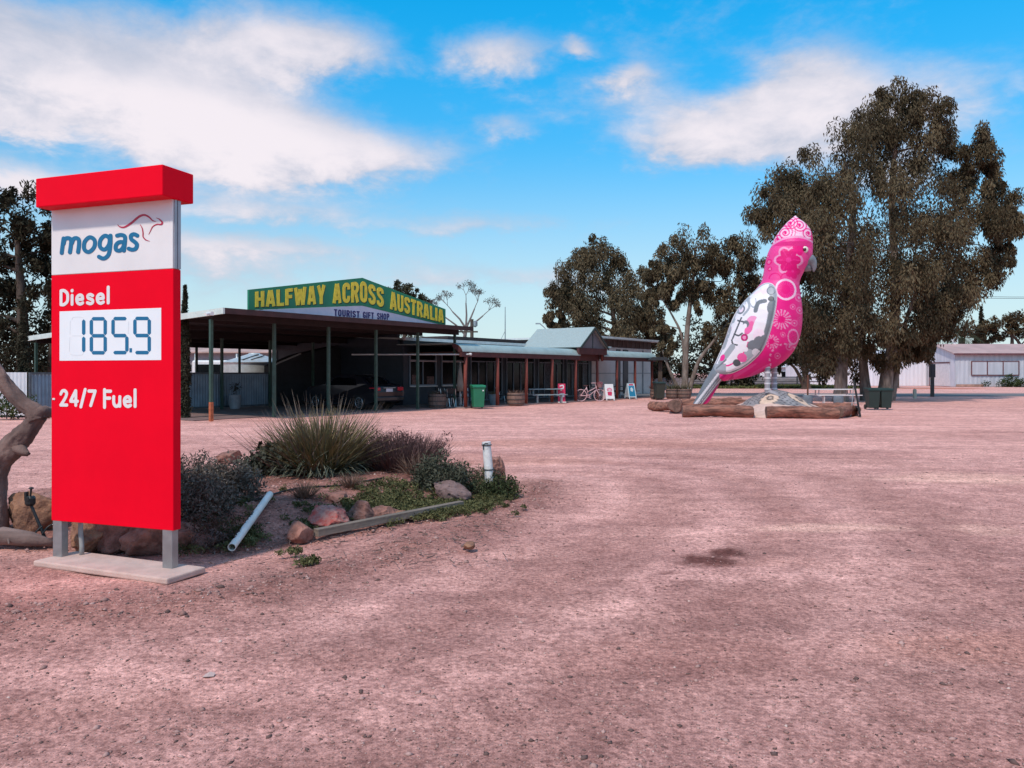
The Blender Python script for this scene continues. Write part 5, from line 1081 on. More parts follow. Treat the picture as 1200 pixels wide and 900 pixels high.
def plant_tuft(parent, c, r, h, n, cols, seed, name='plant', wd=.02):
    return blades(parent, name, c, r, (h * .5, h), n, wd, cols, seed, .5)
def blades(parent, name, c, rad, hr, n, wd, cols, seed, lean=.5, curl=.5, seg=4, flop=0.0):
    r = np.random.default_rng(seed); a = r.random(n) * 6.283; q = np.sqrt(r.random(n)); b = np.stack([np.cos(a) * q * rad, np.sin(a) * q * rad, np.zeros(n)], 1)
    L = r.uniform(hr[0], hr[1], n); th = lean * q * (.6 + .8 * r.random(n)) + .12 * r.normal(size=n); a2 = a + r.normal(0, .5, n); k = seg + 1; V = np.zeros((n, k, 2, 3)); p = b.copy(); ang = th.copy()
    sidev = np.stack([-np.sin(a2), np.cos(a2), np.zeros(n)], 1); rot = r.normal(0, .9, n); sidev = sidev * np.cos(rot)[:, None] + np.stack([np.cos(a2), np.sin(a2), np.zeros(n)], 1) * np.sin(rot)[:, None]
    fl = (r.random(n) < flop) * r.uniform(.25, .5, n)
    for i in range(k):
        w = wd * (1 - (i / seg) ** 2 * .88) * .5; V[:, i, 0] = p - sidev * w; V[:, i, 1] = p + sidev * w
        d = np.stack([np.sin(ang) * np.cos(a2), np.sin(ang) * np.sin(a2), np.cos(ang)], 1); p = p + d * (L / seg)[:, None]; ang = ang + (curl * (.3 + r.random(n)) / seg + fl) 
    V[..., 2] = np.maximum(V[..., 2], .01)
    V = V.reshape(-1, 3) + np.array(c); o = np.arange(n)[:, None] * (k * 2) + np.arange(seg)[None] * 2; Fq = np.stack([o, o + 1, o + 3, o + 2], -1).reshape(-1, 4)
    t = r.random(n)[:, None]; A, B = np.array(cols[0]), np.array(cols[1]); col = A * (1 - t) + B * t; tipc = np.array(cols[2]) if len(cols) > 2 else None
    col = np.repeat(col[:, None], k * 2, 1)
    if tipc is not None: f = (np.repeat(np.arange(k), 2) / seg)[None, :, None] ** 2.2 * .85; col = col * (1 - f) + tipc * f
    return np_mesh(name, V, Fq, LEAF, parent, col.reshape(-1, 3))
BARREL = mat('barrel_staves', (.24, .145, .115), .85, .2, 3, streak=(8, 8, .5)); HOOP = mat('barrel_hoop', (.10, .075, .07), .6, .2, 8, .3); SOILM = mat('potting_soil', (.05, .03, .025), .95, .2)
DRYC = ((.10, .055, .045), (.22, .13, .10)); 
def barrel(p, r, h, label, seed, cols=DRYC, plant_h=.35):
    t = thing('barrel_planter', label, 'planter', p, seed * .7, 'half barrel planters'); prof = [(r * .86, 0), (r * .95, h * .25), (r, h * .55), (r * .97, h * .85), (r * .93, h), (r * .83, h), (r * .80, h * .86)]
    mb = MB(); mb.lathe((0, 0, 0), prof, 22); mb.build('tub', BARREL, t, smooth='auto')
    for z, q in ((.12, .935), (.45, 1.0), (.80, .99)): mb = MB(); mb.lathe((0, 0, h * z), [(r * q + .004, 0), (r * q + .014, .004), (r * q + .014, .045), (r * q + .004, .05)], 22, False); mb.build('hoop', HOOP, t)
    mb = MB(); mb.cyl((0, 0, h * .8), r * .82, .05); mb.build('soil', SOILM, t); blades(t, 'plant', (0, 0, h * .85), r * .75, (plant_h * .5, plant_h), 110, .028, cols, seed, .7, 1.0)
def build_verandah_things():
    V0 = lambda t, w: loc_uw(12.35 + t, -.9 + w)
    barrel(at(512.5, 437, 35.7).to_2d().to_3d(), .43, .62, 'half barrel planter with dry plant below the shop window', 1)
    barrel(V0(3.6, -.25), .46, .62, 'half barrel planter standing between the second and third verandah posts', 2)
    GRN = ((.045, .045, .022), (.16, .14, .07))
    for (px, d, lab, s, cc) in ((770, 47.5, 'half barrel planter beside the dark bin past the verandah end', 3, DRYC), (788, 48.6, 'half barrel planter with grassy plant, middle of three near pale-trunked gum', 4, GRN), (802, 48.2, 'half barrel planter with grassy plant, nearest the short white post', 5, GRN)):
        b = at(px, 437, d); b.z = 0; barrel(b, .42, .60, lab, s, cc, .6)
    pt = mat('glazed_grey_pot', (.34, .36, .38), .5, .12, 5); pt2 = mat('blue_grey_pot', (.16, .22, .25), .5, .12, 5)
    for (p, m_, lab) in ((at(509.5, 437, 37.4), pt, 'pale grey pot below the shop window behind carport post'), (V0(2.75, .5), pt2, 'blue-grey pot just right of the second verandah post'), (V0(12.6, .35), pt, 'grey pot with red flowers behind the white sandwich board')):
        p = Vector((p.x, p.y, 0)); t = thing('pot', lab, 'pot', p, 0, 'glazed pots on the verandah'); mb = MB(); mb.lathe((0, 0, .03), [(.15, 0), (.22, .25), (.25, .52), (.27, .54), (.23, .54), (.21, .48)], 20); mb.build('vessel', m_, t, smooth='auto'); blades(t, 'plant', (0, 0, .5), .18, (.15, .32), 60, .025, ((.12, .03, .03), (.25, .07, .06)) if 'red' in lab else GRN, 3, .7)
    # wheelie bins
    def wheelie(name, loc, rz, label, m_, lidm, k=1.0, grp=None):
        t = thing(name, label, 'bin', loc, rz, grp); mb = MB(); w0, d0, w1, d1, z1 = .46 * k, .50 * k, .56 * k, .64 * k, .98 * k
        vs = [(sx * w0 / 2, sy * d0 / 2, .06) for sy in (-1, 1) for sx in (-1, 1)] + [(sx * w1 / 2, sy * d1 / 2, z1) for sy in (-1, 1) for sx in (-1, 1)]
        mb.add(vs, [(0, 2, 3, 1), (4, 5, 7, 6), (0, 1, 5, 4), (2, 6, 7, 3), (0, 4, 6, 2), (1, 3, 7, 5)]); mb.bx(-w1 / 2 - .02, w1 / 2 + .02, -d1 / 2 - .02, d1 / 2 + .02, z1 - .07, z1 - .004); mb.build('tub', m_, t, bevel=.02)
        mb = MB(); mb.prism([(-w1 / 2 - .03, -d1 / 2 - .05, z1), (-w1 / 2 - .03, d1 / 2 + .06, z1), (-w1 / 2 - .03, d1 / 2 + .04, z1 + .09 * k), (-w1 / 2 - .03, -d1 / 2 + .05, z1 + .06 * k)], (w1 + .06, 0, 0)); mb.build('lid', lidm, t, bevel=.02)
        mb = MB(); mb.tube([(-w1 / 2 + .04, d1 / 2 + .08, z1 - .02), (w1 / 2 - .04, d1 / 2 + .08, z1 - .02)], .016, 8); mb.build('handle', BLACK, t)
        for sx in (-1, 1): mb = MB(); mb.tube([(sx * .24 * k - .03, d0 / 2 + .02, .1), (sx * .24 * k + .03, d0 / 2 + .02, .1)], .1, 18); mb.build('wheel', BLACK, t, smooth='auto')
        return t
    gbin = mat('bright_green_plastic', (.012, .17, .085), .45, .08); gl = mat('bright_green_lid', (.014, .20, .10), .45, .08); dg = mat('dark_green_plastic', (.014, .032, .028), .5, .1)
    p = at(560, 437, 34.9); p.z = 0; wb = wheelie('wheelie_bin', p, UANG - R(40), 'bright green wheelie bin standing in front of the verandah', gbin, gl); mb = MB(); mb.bx(.14, .2, -.345, -.335, .78, .84); mb.build('sticker', WHITE, wb)
    p = at(772.5, 437, 46.5); p.z = 0; wheelie('wheelie_bin', p, R(10), 'dark olive wheelie bin among the planters past the verandah end', mat('olive_plastic', (.03, .035, .025), .5, .1), dg, 1.0)
    for px, lab in ((1022.2, 'dark green wheelie bin under the largest gum, left of the pair'), (1036.6, 'dark green wheelie bin under the largest gum, right of the pair')): p = at(px, 437, 34.1); p.z = 0; wheelie('wheelie_bin', p, R(-4), lab, dg, mat('dark_green_lid', (.016, .04, .034), .5, .1), .88, 'pair of dark bins under the gum')
    # chairs
    seatm = mat('black_chair_plastic', (.02, .02, .022), .5, .1); legm = mat('bright_steel', (.62, .62, .63), .3, .05, 5, .6)
    def chair(loc, rz, label):
        t = thing('cafe_chair', label, 'chair', loc, rz, 'black cafe chairs on the verandah'); mb = MB(); mb.bx(-.22, .22, -.22, .22, .43, .47); mb.build('seat', seatm, t, bevel=.015)
        mb = MB(); mb.prism([(-.21, .20, .60), (.21, .20, .60), (.19, .27, .88), (-.19, .27, .88)], (0, .025, 0)); mb.build('backrest', seatm, t)
        for sx in (-1, 1):
            mb = MB(); mb.tube([(sx * .19, -.18, .43), (sx * .23, -.26, .03)], .017, 6); mb.build('leg', legm, t); mb = MB(); mb.tube([(sx * .20, .27, .86), (sx * .19, .20, .45), (sx * .22, .30, .03)], .017, 6); mb.build('leg', legm, t)
        return t
    c0 = chair(V0(-.10, 1.0), UANG + .2, 'black cafe chair by the shop window, left of the leftmost red post')
    for (tt, w, rz, lab) in ((.38, 1.15, 2.2, 'black cafe chair nearest the leftmost red verandah post'), (.75, 2.0, .9, 'black cafe chair behind the leftmost red verandah post'), (1.25, 1.0, -.5, 'black cafe chair just right of the bright green bin'), (1.75, 2.1, 2.4, 'black cafe chair against the glass behind the green bin'), (4.55, 1.3, .3, 'black cafe chair to the right of the second barrel planter'), (14.3, 1.6, 1.0, 'black cafe chair between the white and the blue sandwich boards')):
        dup(c0, V0(tt, w), UANG + rz, lab)
    def cafe_table(loc, label):
        t = thing('cafe_table', label, 'table', loc, 0, 'cafe tables on the verandah'); mb = MB(); mb.cyl((0, 0, .71), .36, .03, 24); mb.build('tabletop', mat('dark_tabletop', (.09, .07, .065), .5, .15), t); mb = MB(); mb.tube([(0, 0, .03), (0, 0, .71)], .03, 8); mb.build('pedestal', legm, t); mb = MB(); mb.lathe((0, 0, .036), [(.24, 0), (.22, .02), (.03, .05)], 16); mb.build('foot', legm, t); return t
    ct = cafe_table(V0(.25, 1.9), 'round cafe table among the chairs by the shop window'); dup(ct, V0(1.5, 1.5), 0, 'round cafe table behind the bright green bin'); dup(ct, V0(14.9, 2.0), 0, 'round cafe table behind the blue sandwich board')
    # folded umbrella standing behind the chairs
    t = thing('folded_umbrella', 'folded beige cafe umbrella standing by the chairs', 'umbrella', V0(.36, .62)); mb = MB(); mb.tube([(0, 0, .03), (0, 0, 2.1)], .02, 8); mb.build('pole', legm, t); mb = MB(); mb.lathe((0, 0, .75), [(.13, 0), (.16, .25), (.10, .8), (.03, 1.3)], 12); mb.build('canopy', mat('beige_canvas', (.28, .22, .18), .9, .15), t, smooth=True)
    # picnic tables
    tb = mat('pale_blue_bench_paint', (.30, .38, .40), .6, .1, 4); fm = mat('grey_tube_frame', (.30, .34, .36), .45, .1)
    def picnic(loc, rz, label, L, top, frame, grp):
        t = thing('picnic_table', label, 'picnic table', loc, rz, grp)
        for y in (-.26, 0, .26): mb = MB(); mb.bx(-L / 2, L / 2, y - .12, y + .12, .72, .76); mb.build('tabletop', top, t)
        for y in (-.72, .72): mb = MB(); mb.bx(-L / 2, L / 2, y - .14, y + .14, .43, .47); mb.build('bench', top, t)
        for x in (-L / 2 + .3, L / 2 - .3):
            mb = MB()
            for y in (-.72, .72): mb.bx(x - .025, x + .025, y - .1, y - .05, .02, .428); mb.bx(x - .025, x + .025, y + .05, y + .1, .02, .428)
            mb.bx(x - .024, x + .024, -.8, .8, .38, .427); mb.bx(x - .023, x + .023, -.22, -.17, .42, .717); mb.bx(x - .023, x + .023, .17, .22, .42, .717); mb.build('leg_frame', frame, t)
        return t
    picnic(V0(7.0, .35), UANG - R(32), 'pale blue-grey picnic table under the verandah beside the pink bicycle', 2.0, tb, fm, None)
    dk = mat('dark_bench_timber', (.10, .09, .09), .7, .15)
    picnic(V0(16.6, .9), UANG - R(20), 'dark picnic table under the far right end of the verandah', 1.9, dk, fm, None)
    wt = mat('white_bench_slab', (.70, .64, .64), .7, .06); pb = at(976, 437, 40.5); pb.z = 0; picnic(pb, R(4), 'white picnic table under the largest gum tree', 2.3, wt, mat('white_frame_leg', (.55, .5, .5), .6, .1), None)
    # blue-grey tubs by the white table
    tubm = mat('blue_grey_tub', (.17, .20, .235), .6, .15, 4)
    for (px, d, h, lab, stake) in ((946.5, 38.3, .5, 'blue-grey tub holding a rusty stake, left of the white picnic table', True), (982.5, 38.0, .48, 'blue-grey tub right in front of the white picnic table', False)):
        b = at(px, 437, d); b.z = 0; t = thing('tub', lab, 'tub', b, 0, 'blue-grey tubs by the white table'); mb = MB(); mb.lathe((0, 0, 0), [(.20, 0), (.235, .1), (.235, h - .06), (.22, h), (.17, h), (.17, h - .1)], 18); mb.build('vessel', tubm, t, smooth='auto')
        mb = MB(); mb.cyl((0, 0, h - .12), .168, .04, 16); mb.build('soil', SOILM, t)
        if stake: mb = MB(); mb.tube([(0, 0, h - .15), (.01, 0, 1.5)], .045, 8); mb.build('stake', RUST, t)
    # pink bicycle
    pk = mat('pale_pink_paint', (.66, .42, .44), .4, .06); b = V0(10.4, -.55); t = thing('bicycle', 'pale pink bicycle with front basket leaning at a verandah post', 'bicycle', b, R(8)); 
    for x in (-.54, .54):
        mb = MB(); mb.torus((x, 0, .34), .325, .022, 'y', 32, 8); w = mb.build('wheel', pk, t, smooth=True); mb = MB(); mb.tube([(x, -.05, .34), (x, .05, .34)], .035, 10)
        for k in range(12): a = 2 * math.pi * k / 12; mb.bar((x, 0, .34), (x + .31 * math.cos(a), 0, .34 + .31 * math.sin(a)), .006)
        mb.build('spokes', pk, w)
    mb = MB()
    for (a, c) in (((-.54, 0, .34), (-.1, 0, .30)), ((-.54, 0, .34), (-.22, 0, .76)), ((-.1, 0, .30), (-.24, 0, .86)), ((-.1, 0, .30), (.36, 0, .66)), ((-.17, 0, .52), (.34, 0, .78)), ((.32, 0, .88), (.40, 0, .60)), ((.40, 0, .60), (.54, 0, .34))): mb.tube([a, c], .022, 8)
    mb.build('frame', pk, t, smooth=True); mb = MB(); mb.tube([(.32, 0, .86), (.30, 0, 1.0)], .018, 8); mb.tube([(.12, -.28, 1.02), (.26, -.24, 1.04), (.30, 0, 1.0), (.26, .24, 1.04), (.12, .28, 1.02)], .016, 8); mb.build('handlebar', pk, t)
    mb = MB(); mb.prism([(-.40, -.09, .86), (-.40, .09, .86), (-.12, .03, .86), (-.12, -.03, .86)], (0, 0, .05)); mb.build('saddle', mat('saddle_brown', (.12, .05, .045), .6, .1), t, bevel=.015)
    mb = MB(); mb.torus((-.1, 0, .30), .09, .012, 'y', 20, 6); mb.bar((-.1, -.08, .30), (-.02, -.08, .18), .02); mb.bar((-.1, .08, .30), (-.18, .08, .42), .02); mb.bx(-.07, .03, -.13, -.06, .165, .19); mb.build('crank', pk, t)
    mb = MB(); mb.lathe((.56, 0, .78), [(.12, 0), (.17, .2), (.15, .2), (.11, .02)], 14); bk = mb.build('basket', mat('wicker_pink', (.36, .18, .18), .8, .2, 30), t); V, Fq, c = leaf_cloud([(.56, 0, 1.0)] * 3, [.16] * 3, 40, .07, .05, ((.35, .10, .14), (.55, .28, .30)), 0, .7, 6); np_mesh('flowers', V, Fq, LEAF, t, c)
    # sandwich boards and a narrow flag sign
    def aboard(loc, rz, label, m_face, build_face, w=.56, h=.95, name='sandwich_board'):
        t = thing(name, label, 'sandwich board', loc, rz, 'sandwich boards outside the shop'); mb = MB()
        for s in (-1, 1):
            mb.prism([(-w / 2, s * .26, .10), (w / 2, s * .26, .10), (w / 2 - .02, s * .03, h), (-w / 2 + .02, s * .03, h)], (0, s * -.025, 0))
            for sx in (-1, 1): mb.bar((sx * (w / 2 - .05), s * .275, .0), (sx * (w / 2 - .05), s * .25, .14), .05, .03)
        mb.build('board', m_face, t); k = .23 / (h - .10); P = lambda x, z: (x, -.262 + k * (z - .10) - .004, z)
        build_face(t, P)
        return t
    redm = mat('poster_red', (.62, .03, .10), .5, .06); pinkm = mat('poster_pink', (.70, .25, .32), .5, .06); bluem = mat('poster_blue', (.02, .22, .38), .5, .06); cy = mat('poster_pale', (.55, .66, .70), .5, .06)
    def poly(t, P, name, pts, m_): q = MB(); q.add([P(*a) for a in pts], [tuple(range(len(pts)))]); q.build(name, m_, t)
    def face_white(t, P): poly(t, P, 'print', [(-.13, .30), (.10, .27), (.15, .45), (.12, .52), (-.14, .50)], redm); poly(t, lambda x, z: tuple(np.array(P(x, z)) - (0, .003, 0)), 'print', [(-.15, .55), (.14, .55), (.17, .66), (.05, .74), (-.1, .73), (-.17, .64)], pinkm); poly(t, lambda x, z: tuple(np.array(P(x, z)) - (0, .005, 0)), 'print', [(-.06, .58), (.07, .58), (.07, .63), (-.06, .63)], WHITE)
    def face_blue(t, P): poly(t, P, 'print', [(-.22, .16), (.22, .16), (.20, .80), (-.20, .80)], bluem); poly(t, lambda x, z: tuple(np.array(P(x, z)) - (0, .003, 0)), 'print', [(-.10, .5), (.04, .42), (.12, .6), (.02, .72), (-.08, .66)], cy); poly(t, lambda x, z: tuple(np.array(P(x, z)) - (0, .003, 0)), 'print', [(-.16, .83), (.16, .83), (.15, .91), (-.15, .91)], redm)
    aboard(V0(12.35, -.65), R(16), 'white sandwich board with red print at the gable entrance', WHITE, face_white); aboard(V0(15.6, -.4), R(24), 'blue fronted sandwich board right of the white one', cy, face_blue)
    t = thing('poster_sign', 'narrow red and white upright poster by a verandah post', 'sign', V0(7.85, -.25), R(10)); mb = MB(); mb.bx(-.2, .2, -.02, .02, .06, 1.02); mb.build('panel', redm, t); mb = MB()
    stroke(mb, [(-.09, .90), (.07, .93), (.08, .78), (-.05, .74), (-.03, .66)], .06, lambda x, z, w: (x, -.021 - .004 * w, z)); mb.build('print', WHITE, t); mb = MB(); mb.bx(-.12, .14, -.026, -.0205, .30, .50); mb.build('print', WHITE, t); mb = MB(); mb.bx(-.22, .22, -.15, .15, 0, .055); mb.build('foot', WHITE, t)
    # post with dark shade beside the planters
    b = at(773.5, 437, 50.5); b.z = 0; t = thing('shade_post', 'post with flat dark shade beyond the verandah end', 'post', b); mb = MB(); mb.bx(-.12, .12, -.12, .12, 0, 2.45); mb.build('post', BARK_DARK, t); mb = MB(); mb.prism([(-.85, -.6, 2.42), (.5, -.6, 2.42), (.3, -.6, 2.62), (-.6, -.6, 2.62)], (0, 1.2, 0)); mb.build('shade', DARKSTEEL, t)
    # right-hand odds and ends
    b = at(807.5, 437, 52); b.z = 0; o = MB(); o.bx(-.09, .09, -.09, .09, 0, .60); o.prism([(-.09, -.09, .602), (.09, -.09, .602), (0, -.09, .66)], (0, .18, 0)); tag(o.build('marker_post', WHITE, None, loc=b), 'short white marker post beside the three barrel planters', 'marker post', 'short marker posts')
    b = at(1072, 437, 48.3); b.z = 0; o = MB(); o.bx(-.08, .08, -.08, .08, 0, .55); o.prism([(-.08, -.08, .552), (.08, -.08, .552), (0, -.08, .6)], (0, .16, 0)); tag(o.build('marker_post', mat('cream_paint', (.66, .60, .48), .6, .08), None, loc=b), 'short cream marker post right of the dark bins', 'marker post', 'short marker posts')
    b = at(1092.5, 437, 51.8); b.z = 0; t = thing('service_post', 'dark upright service post in front of the grey shed', 'post', b); mb = MB(); mb.bx(-.09, .09, -.09, .09, 0, 1.3); mb.build('post', DARKSTEEL, t); mb = MB(); mb.bx(-.15, .15, -.14, .14, 1.302, 2.2); mb.build('cabinet', mat('navy_black_box', (.015, .018, .028), .5, .1), t, bevel=.02)
    a = at(1008, 487, 28.9); a.z = 0; t = thing('leaning_board', 'thin black board leaning beside the log ring, seen edge-on', 'board', a, R(66)); mb = MB(); mb.bar((0, 0, 0), (0, .22, 1.32), .9, .07); mb.build('board', BLACK, t); mb = MB(); mb.bar((.3, .32, 0), (.3, .22, 1.1), .03); mb.bar((-.3, .32, 0), (-.3, .22, 1.1), .03); mb.build('strut', GREY_METAL, t)
build_verandah_things()

# ---------------------------------------------------------------- garden bed in front
def rock(p, r, label, seed, m_, sq=(1, 1, .8)):
    bm = __import__('bmesh').new(); import bmesh; bmesh.ops.create_icosphere(bm, subdivisions=5 if r > .15 else 4, radius=1); rr = np.random.default_rng(seed); pl = rr.normal(0, 1, (17, 3)); pl /= np.linalg.norm(pl, axis=1)[:, None]; dd = rr.uniform(.48, .80, 17)
    P3 = []
    for v in bm.verts:
        n = np.array(v.co); 
        for a, b in zip(pl, dd):
            e = n @ a - b
            if e > 0: n = n - a * e * .94
        P3.append(n)
    P3 = np.array(P3); k = 1 + .30 * fbm(P3[:, 0] * 2.6 + seed, P3[:, 1] * 2.6 + P3[:, 2] * 2.2) + .22 * fbm(P3[:, 0] * 8 + seed, P3[:, 1] * 7 + P3[:, 2] * 8) + .09 * fbm(P3[:, 0] * 25, P3[:, 1] * 21 + P3[:, 2] * 24, 2)
    for v, n, q in zip(bm.verts, P3, k): v.co = Vector(n * q * np.array(sq) * r * 1.15)
    me = bpy.data.meshes.new('rock'); bm.to_mesh(me); bm.free(); me.materials.append(m_); me.polygons.foreach_set('use_smooth', [True] * len(me.polygons)); o = bpy.data.objects.new('rock', me); COL.objects.link(o); o.location = p; o.rotation_euler.z = seed * 1.3
    return tag(o, label, 'rock', 'rocks of the garden bed')
def build_garden():
    rk = mat('red_brown_rock', (.36, .165, .125), .95, .25, 9, bump=1.0, bscale=24, col2=(.15, .065, .05)); rd = mat('rust_red_rock', (.36, .055, .045), .95, .25, 12, bump=1.0, bscale=24, col2=(.38, .20, .17)); gk = mat('grey_purple_rock', (.24, .155, .145), .95, .2, 9, bump=1.0, bscale=24, col2=(.15, .09, .085))
    ok = mat('ochre_rock', (.34, .165, .095), .95, .25, 9, bump=1.0, bscale=24, col2=(.17, .08, .055))
    for (px, py, r, lab, m_, sq) in ((384, 613, .21, 'rust-red rock with pale flecks in the middle of the garden edge', rd, (1.1, .9, .8)), (349, 616, .15, 'brown clod-like rock left of the rust-red rock', rk, (.9, .9, .9)), (423, 606, .20, 'brown rock directly right of the rust-red rock', rk, (1.1, .8, .7)), (449, 598, .17, 'small pinkish rock third from the rust-red one', rk, (1.1, .8, .75)),
                                     (528, 588, .235, 'grey-purple pointed rock beside the white post', gk, (1, .9, .8)), (575, 573, .30, 'dull red rock behind the white post', rk, (.6, .8, .9)), (240, 645, .17, 'grey rock against the concrete slab end', gk, (.9, .8, .9)), (213, 648, .22, 'dark red rock behind the right sign post', rk, (1, .8, .8)),
                                     (185, 642, .33, 'wide flat-faced red rock under the sign panel', rk, (1.1, .8, .7)), (150, 640, .33, 'brown rock under the middle of the sign panel', rk, (1.1, .8, .75)), (110, 636, .32, 'brownish rock just right of the left sign post', ok, (1, .8, .8)), (44, 628, .30, 'large ochre rock behind the sprinkler left of the sign', ok, (1.0, .8, .95)),
                                     (551, 642, .06, 'small pink stone lying alone on the dirt', ok, (1.2, 1, .7)), (545, 640, .035, 'tiny pale stone beside the lone pink stone', gk, (1.2, 1, .6)), (398, 592, .13, 'small flecked stone behind the rust-red rock', rk, (1.3, .9, .6)), (466, 592, .10, 'little pale stone among the weeds', ok, (1.2, 1, .7)), (264, 549, .24, 'brown rock half hidden behind the left grey-green shrub', rk, (1.3, .9, .7))):
        p = gpt(px, py - (8 if r > .1 else 0)); rock(p + Vector((0, 0, r * sq[2] * .42)), r, lab, int(px + py), m_, sq)
    # big strappy clump
    def plantthing(name, px, py, label, grp=None):
        p = gpt(px, py); return thing(name, label, 'plant', p, 0, grp), p
    SG = ((.085, .078, .034), (.225, .195, .085), (.30, .22, .13)); t, p = plantthing('grass_clump', 378, 552, 'large strappy grey-green grass clump, tallest plant of the garden bed')
    blades(t, 'leaves', (0, 0, 0), .36, (.50, .98), 1500, .020, SG, 1, .80, .45, 5); blades(t, 'leaves', (0, 0, 0), .42, (.4, .7), 600, .022, ((.10, .11, .075), (.24, .23, .17)), 2, 1.1, .6, 5, .55)
    blades(t, 'seed_stalks', (0, 0, .02), .4, (.9, 1.22), 90, .014, ((.17, .13, .10), (.26, .20, .17)), 3, .55, .15, 5); blades(t, 'dry_stalks', (-.3, 0, 0), .42, (.6, 1.05), 150, .014, ((.18, .11, .10), (.28, .19, .17)), 4, 1.1, .25, 5)
    t, p = plantthing('purple_shrub', 466, 549, 'dry purple-brown wispy shrub right of the large clump'); PUR = ((.085, .042, .045), (.17, .09, .085), (.23, .14, .13))
    blades(t, 'twigs', (0, 0, 0), .52, (.32, .58), 1900, .014, PUR, 5, .75, .15, 4); V, Fq, c = leaf_cloud(np.random.default_rng(1).normal(0, 1, (60, 3)) * [.34, .3, .10] + [0, 0, .34], np.full(60, .12), 45, .045, .014, PUR[:2], -.6, 1.2, 3); np_mesh('foliage', V, Fq, LEAF, t, c)
    def shrub(px, py, wd, ht, label, cols, seed, n=70, L=.05, W=.016, dens=70):
        t, p = plantthing('shrub', px, py, label, 'shrubs of the garden bed'); r = np.random.default_rng(seed); a = r.random(n) * 6.28; q = np.sqrt(r.random(n)); C = np.stack([np.cos(a) * q * wd, np.sin(a) * q * wd * .8, ht * (.15 + .8 * (1 - q ** 2 * .75) * r.random(n) ** .6)], 1)
        V, Fq, c = leaf_cloud(C, np.full(n, .12), dens, L, W, cols, -.55, 1.4, seed); np_mesh('foliage', V, Fq, LEAF, t, c); mb = MB()
        for i in range(0, n, 3): mb.tube([(0, 0, 0), tuple(C[i] * [.5, .5, .55] + [0, 0, .02]), tuple(C[i] + [0, 0, .05])], [.012, .008, .003], 4)
        mb.build('stems', BARK_DARK, t)
    SH = ((.070, .058, .050), (.235, .20, .17))
    shrub(230, 606, .34, .44, 'grey-green bushy shrub touching the right side of the fuel sign', SH, 11, 90, .05, .014, 55); shrub(266, 586, .40, .40, 'lower grey-green shrub spreading right of the sign shrub', SH, 12, 80, .05, .014, 55); shrub(226, 585, .36, .56, 'taller grey shrub behind the one touching the sign', SH, 13, 70, .05, .014, 55)
    shrub(318, 556, .42, .36, 'dark green broad-leaved shrub at the left foot of the large clump', ((.028, .032, .022), (.13, .13, .10)), 14, 60, .08, .05, 30)
    shrub(247, 626, .20, .28, 'small twiggy half-dead shrub in front of the sign shrub', ((.07, .045, .04), (.15, .10, .085)), 15, 26, .045, .012, 40)
    shrub(552, 570, .42, .27, 'green bushy shrub left of the white post', ((.040, .048, .024), (.16, .155, .085)), 16, 60, .045, .016, 50); shrub(516, 568, .36, .44, 'grey-green leafy shrub with upright tips in the middle of the weeds', ((.045, .050, .034), (.16, .155, .11)), 17, 60, .055, .018, 60)
    shrub(585, 582, .26, .20, 'low green plant at the foot of the white post', ((.025, .034, .014), (.10, .11, .05)), 18, 40, .04, .02, 60)
    for (px, py, r, h, lab, s) in ((357, 584, .17, .22, 'spiky dry brown tuft behind the small brown rocks', 21), (411, 571, .17, .20, 'spiky dry brown tuft in front of the large clump', 22), (490, 556, .35, .34, 'straw-coloured dry grass tuft behind the weeds', 23)):
        t, p = plantthing('dry_tuft', px, py, lab, 'dry grass tufts of the garden bed'); blades(t, 'leaves', (0, 0, 0), r * .5, (h * .6, h * 1.1), 260, .008, ((.13, .08, .06), (.27, .17, .13)), s, 1.0, .4, 3)
    # low weeds, too many to count
    C = []; r = np.random.default_rng(8)
    for (px, py, rx, ry, n) in ((470, 578, .55, .5, 90), (505, 590, .5, .3, 80), (455, 590, .35, .3, 50), (540, 592, .4, .22, 60), (480, 592, .4, .16, 40), (575, 586, .2, .12, 26), (460, 597, .2, .1, 16), (282, 608, .2, .15, 18), (255, 618, .3, .2, 30), (362, 661, .11, .03, 5), (345, 650, .08, .03, 3), (383, 590, .2, .1, 14), (365, 598, .15, .1, 10), (240, 600, .5, .5, 30), (420, 590, .25, .1, 10)):
        p = gpt(px, py)
        for _ in range(int(n * 1.7)): x, y = p.x + r.normal() * rx * .6, p.y + r.normal() * ry * .8; C.append((x, y, max(0, float(soil_h(x, y)[0])) + .03))
    V, Fq, c = leaf_cloud(C, r.uniform(.04, .11, len(C)), 46, .038, .014, ((.045, .050, .020), (.19, .175, .08)), -.2, .55, 8); o = np_mesh('weeds', V, Fq, LEAF, None, c); tag(o, 'low green weeds creeping over the garden bed and its edge', kind='stuff')
    # fallen twigs and bark crumbs on the bed
    mb = MB(); random.seed(5)
    for _ in range(420):
        px, py = random.uniform(190, 600), random.uniform(575, 665); p = gpt(px, py); p.z += .008; a = random.uniform(0, 6.28); L = random.uniform(.02, .12); mb.bar(p, p + Vector((math.cos(a) * L, math.sin(a) * L, random.uniform(0, .015))), random.uniform(.003, .007))
    o = mb.build('twig_litter', mat('dry_twig', (.20, .13, .11), .9, .3, 30)); tag(o, 'dry twigs and bark crumbs littering the garden bed', kind='stuff')
    # fallen pipe, plank, post
    pm = mat('weathered_white_pvc', (.82, .76, .71), .5, .08, 5); a, b = Vector((-2.49, 6.87, .05)), Vector((-2.60, 8.30, .295)); t = thing('fallen_pipe', 'weathered white plastic pipe lying on the garden edge', 'pipe', a); d = b - a; n = 20; q = d.to_track_quat('Z', 'Y').to_matrix(); R0, R1 = .036, .031; vs = []
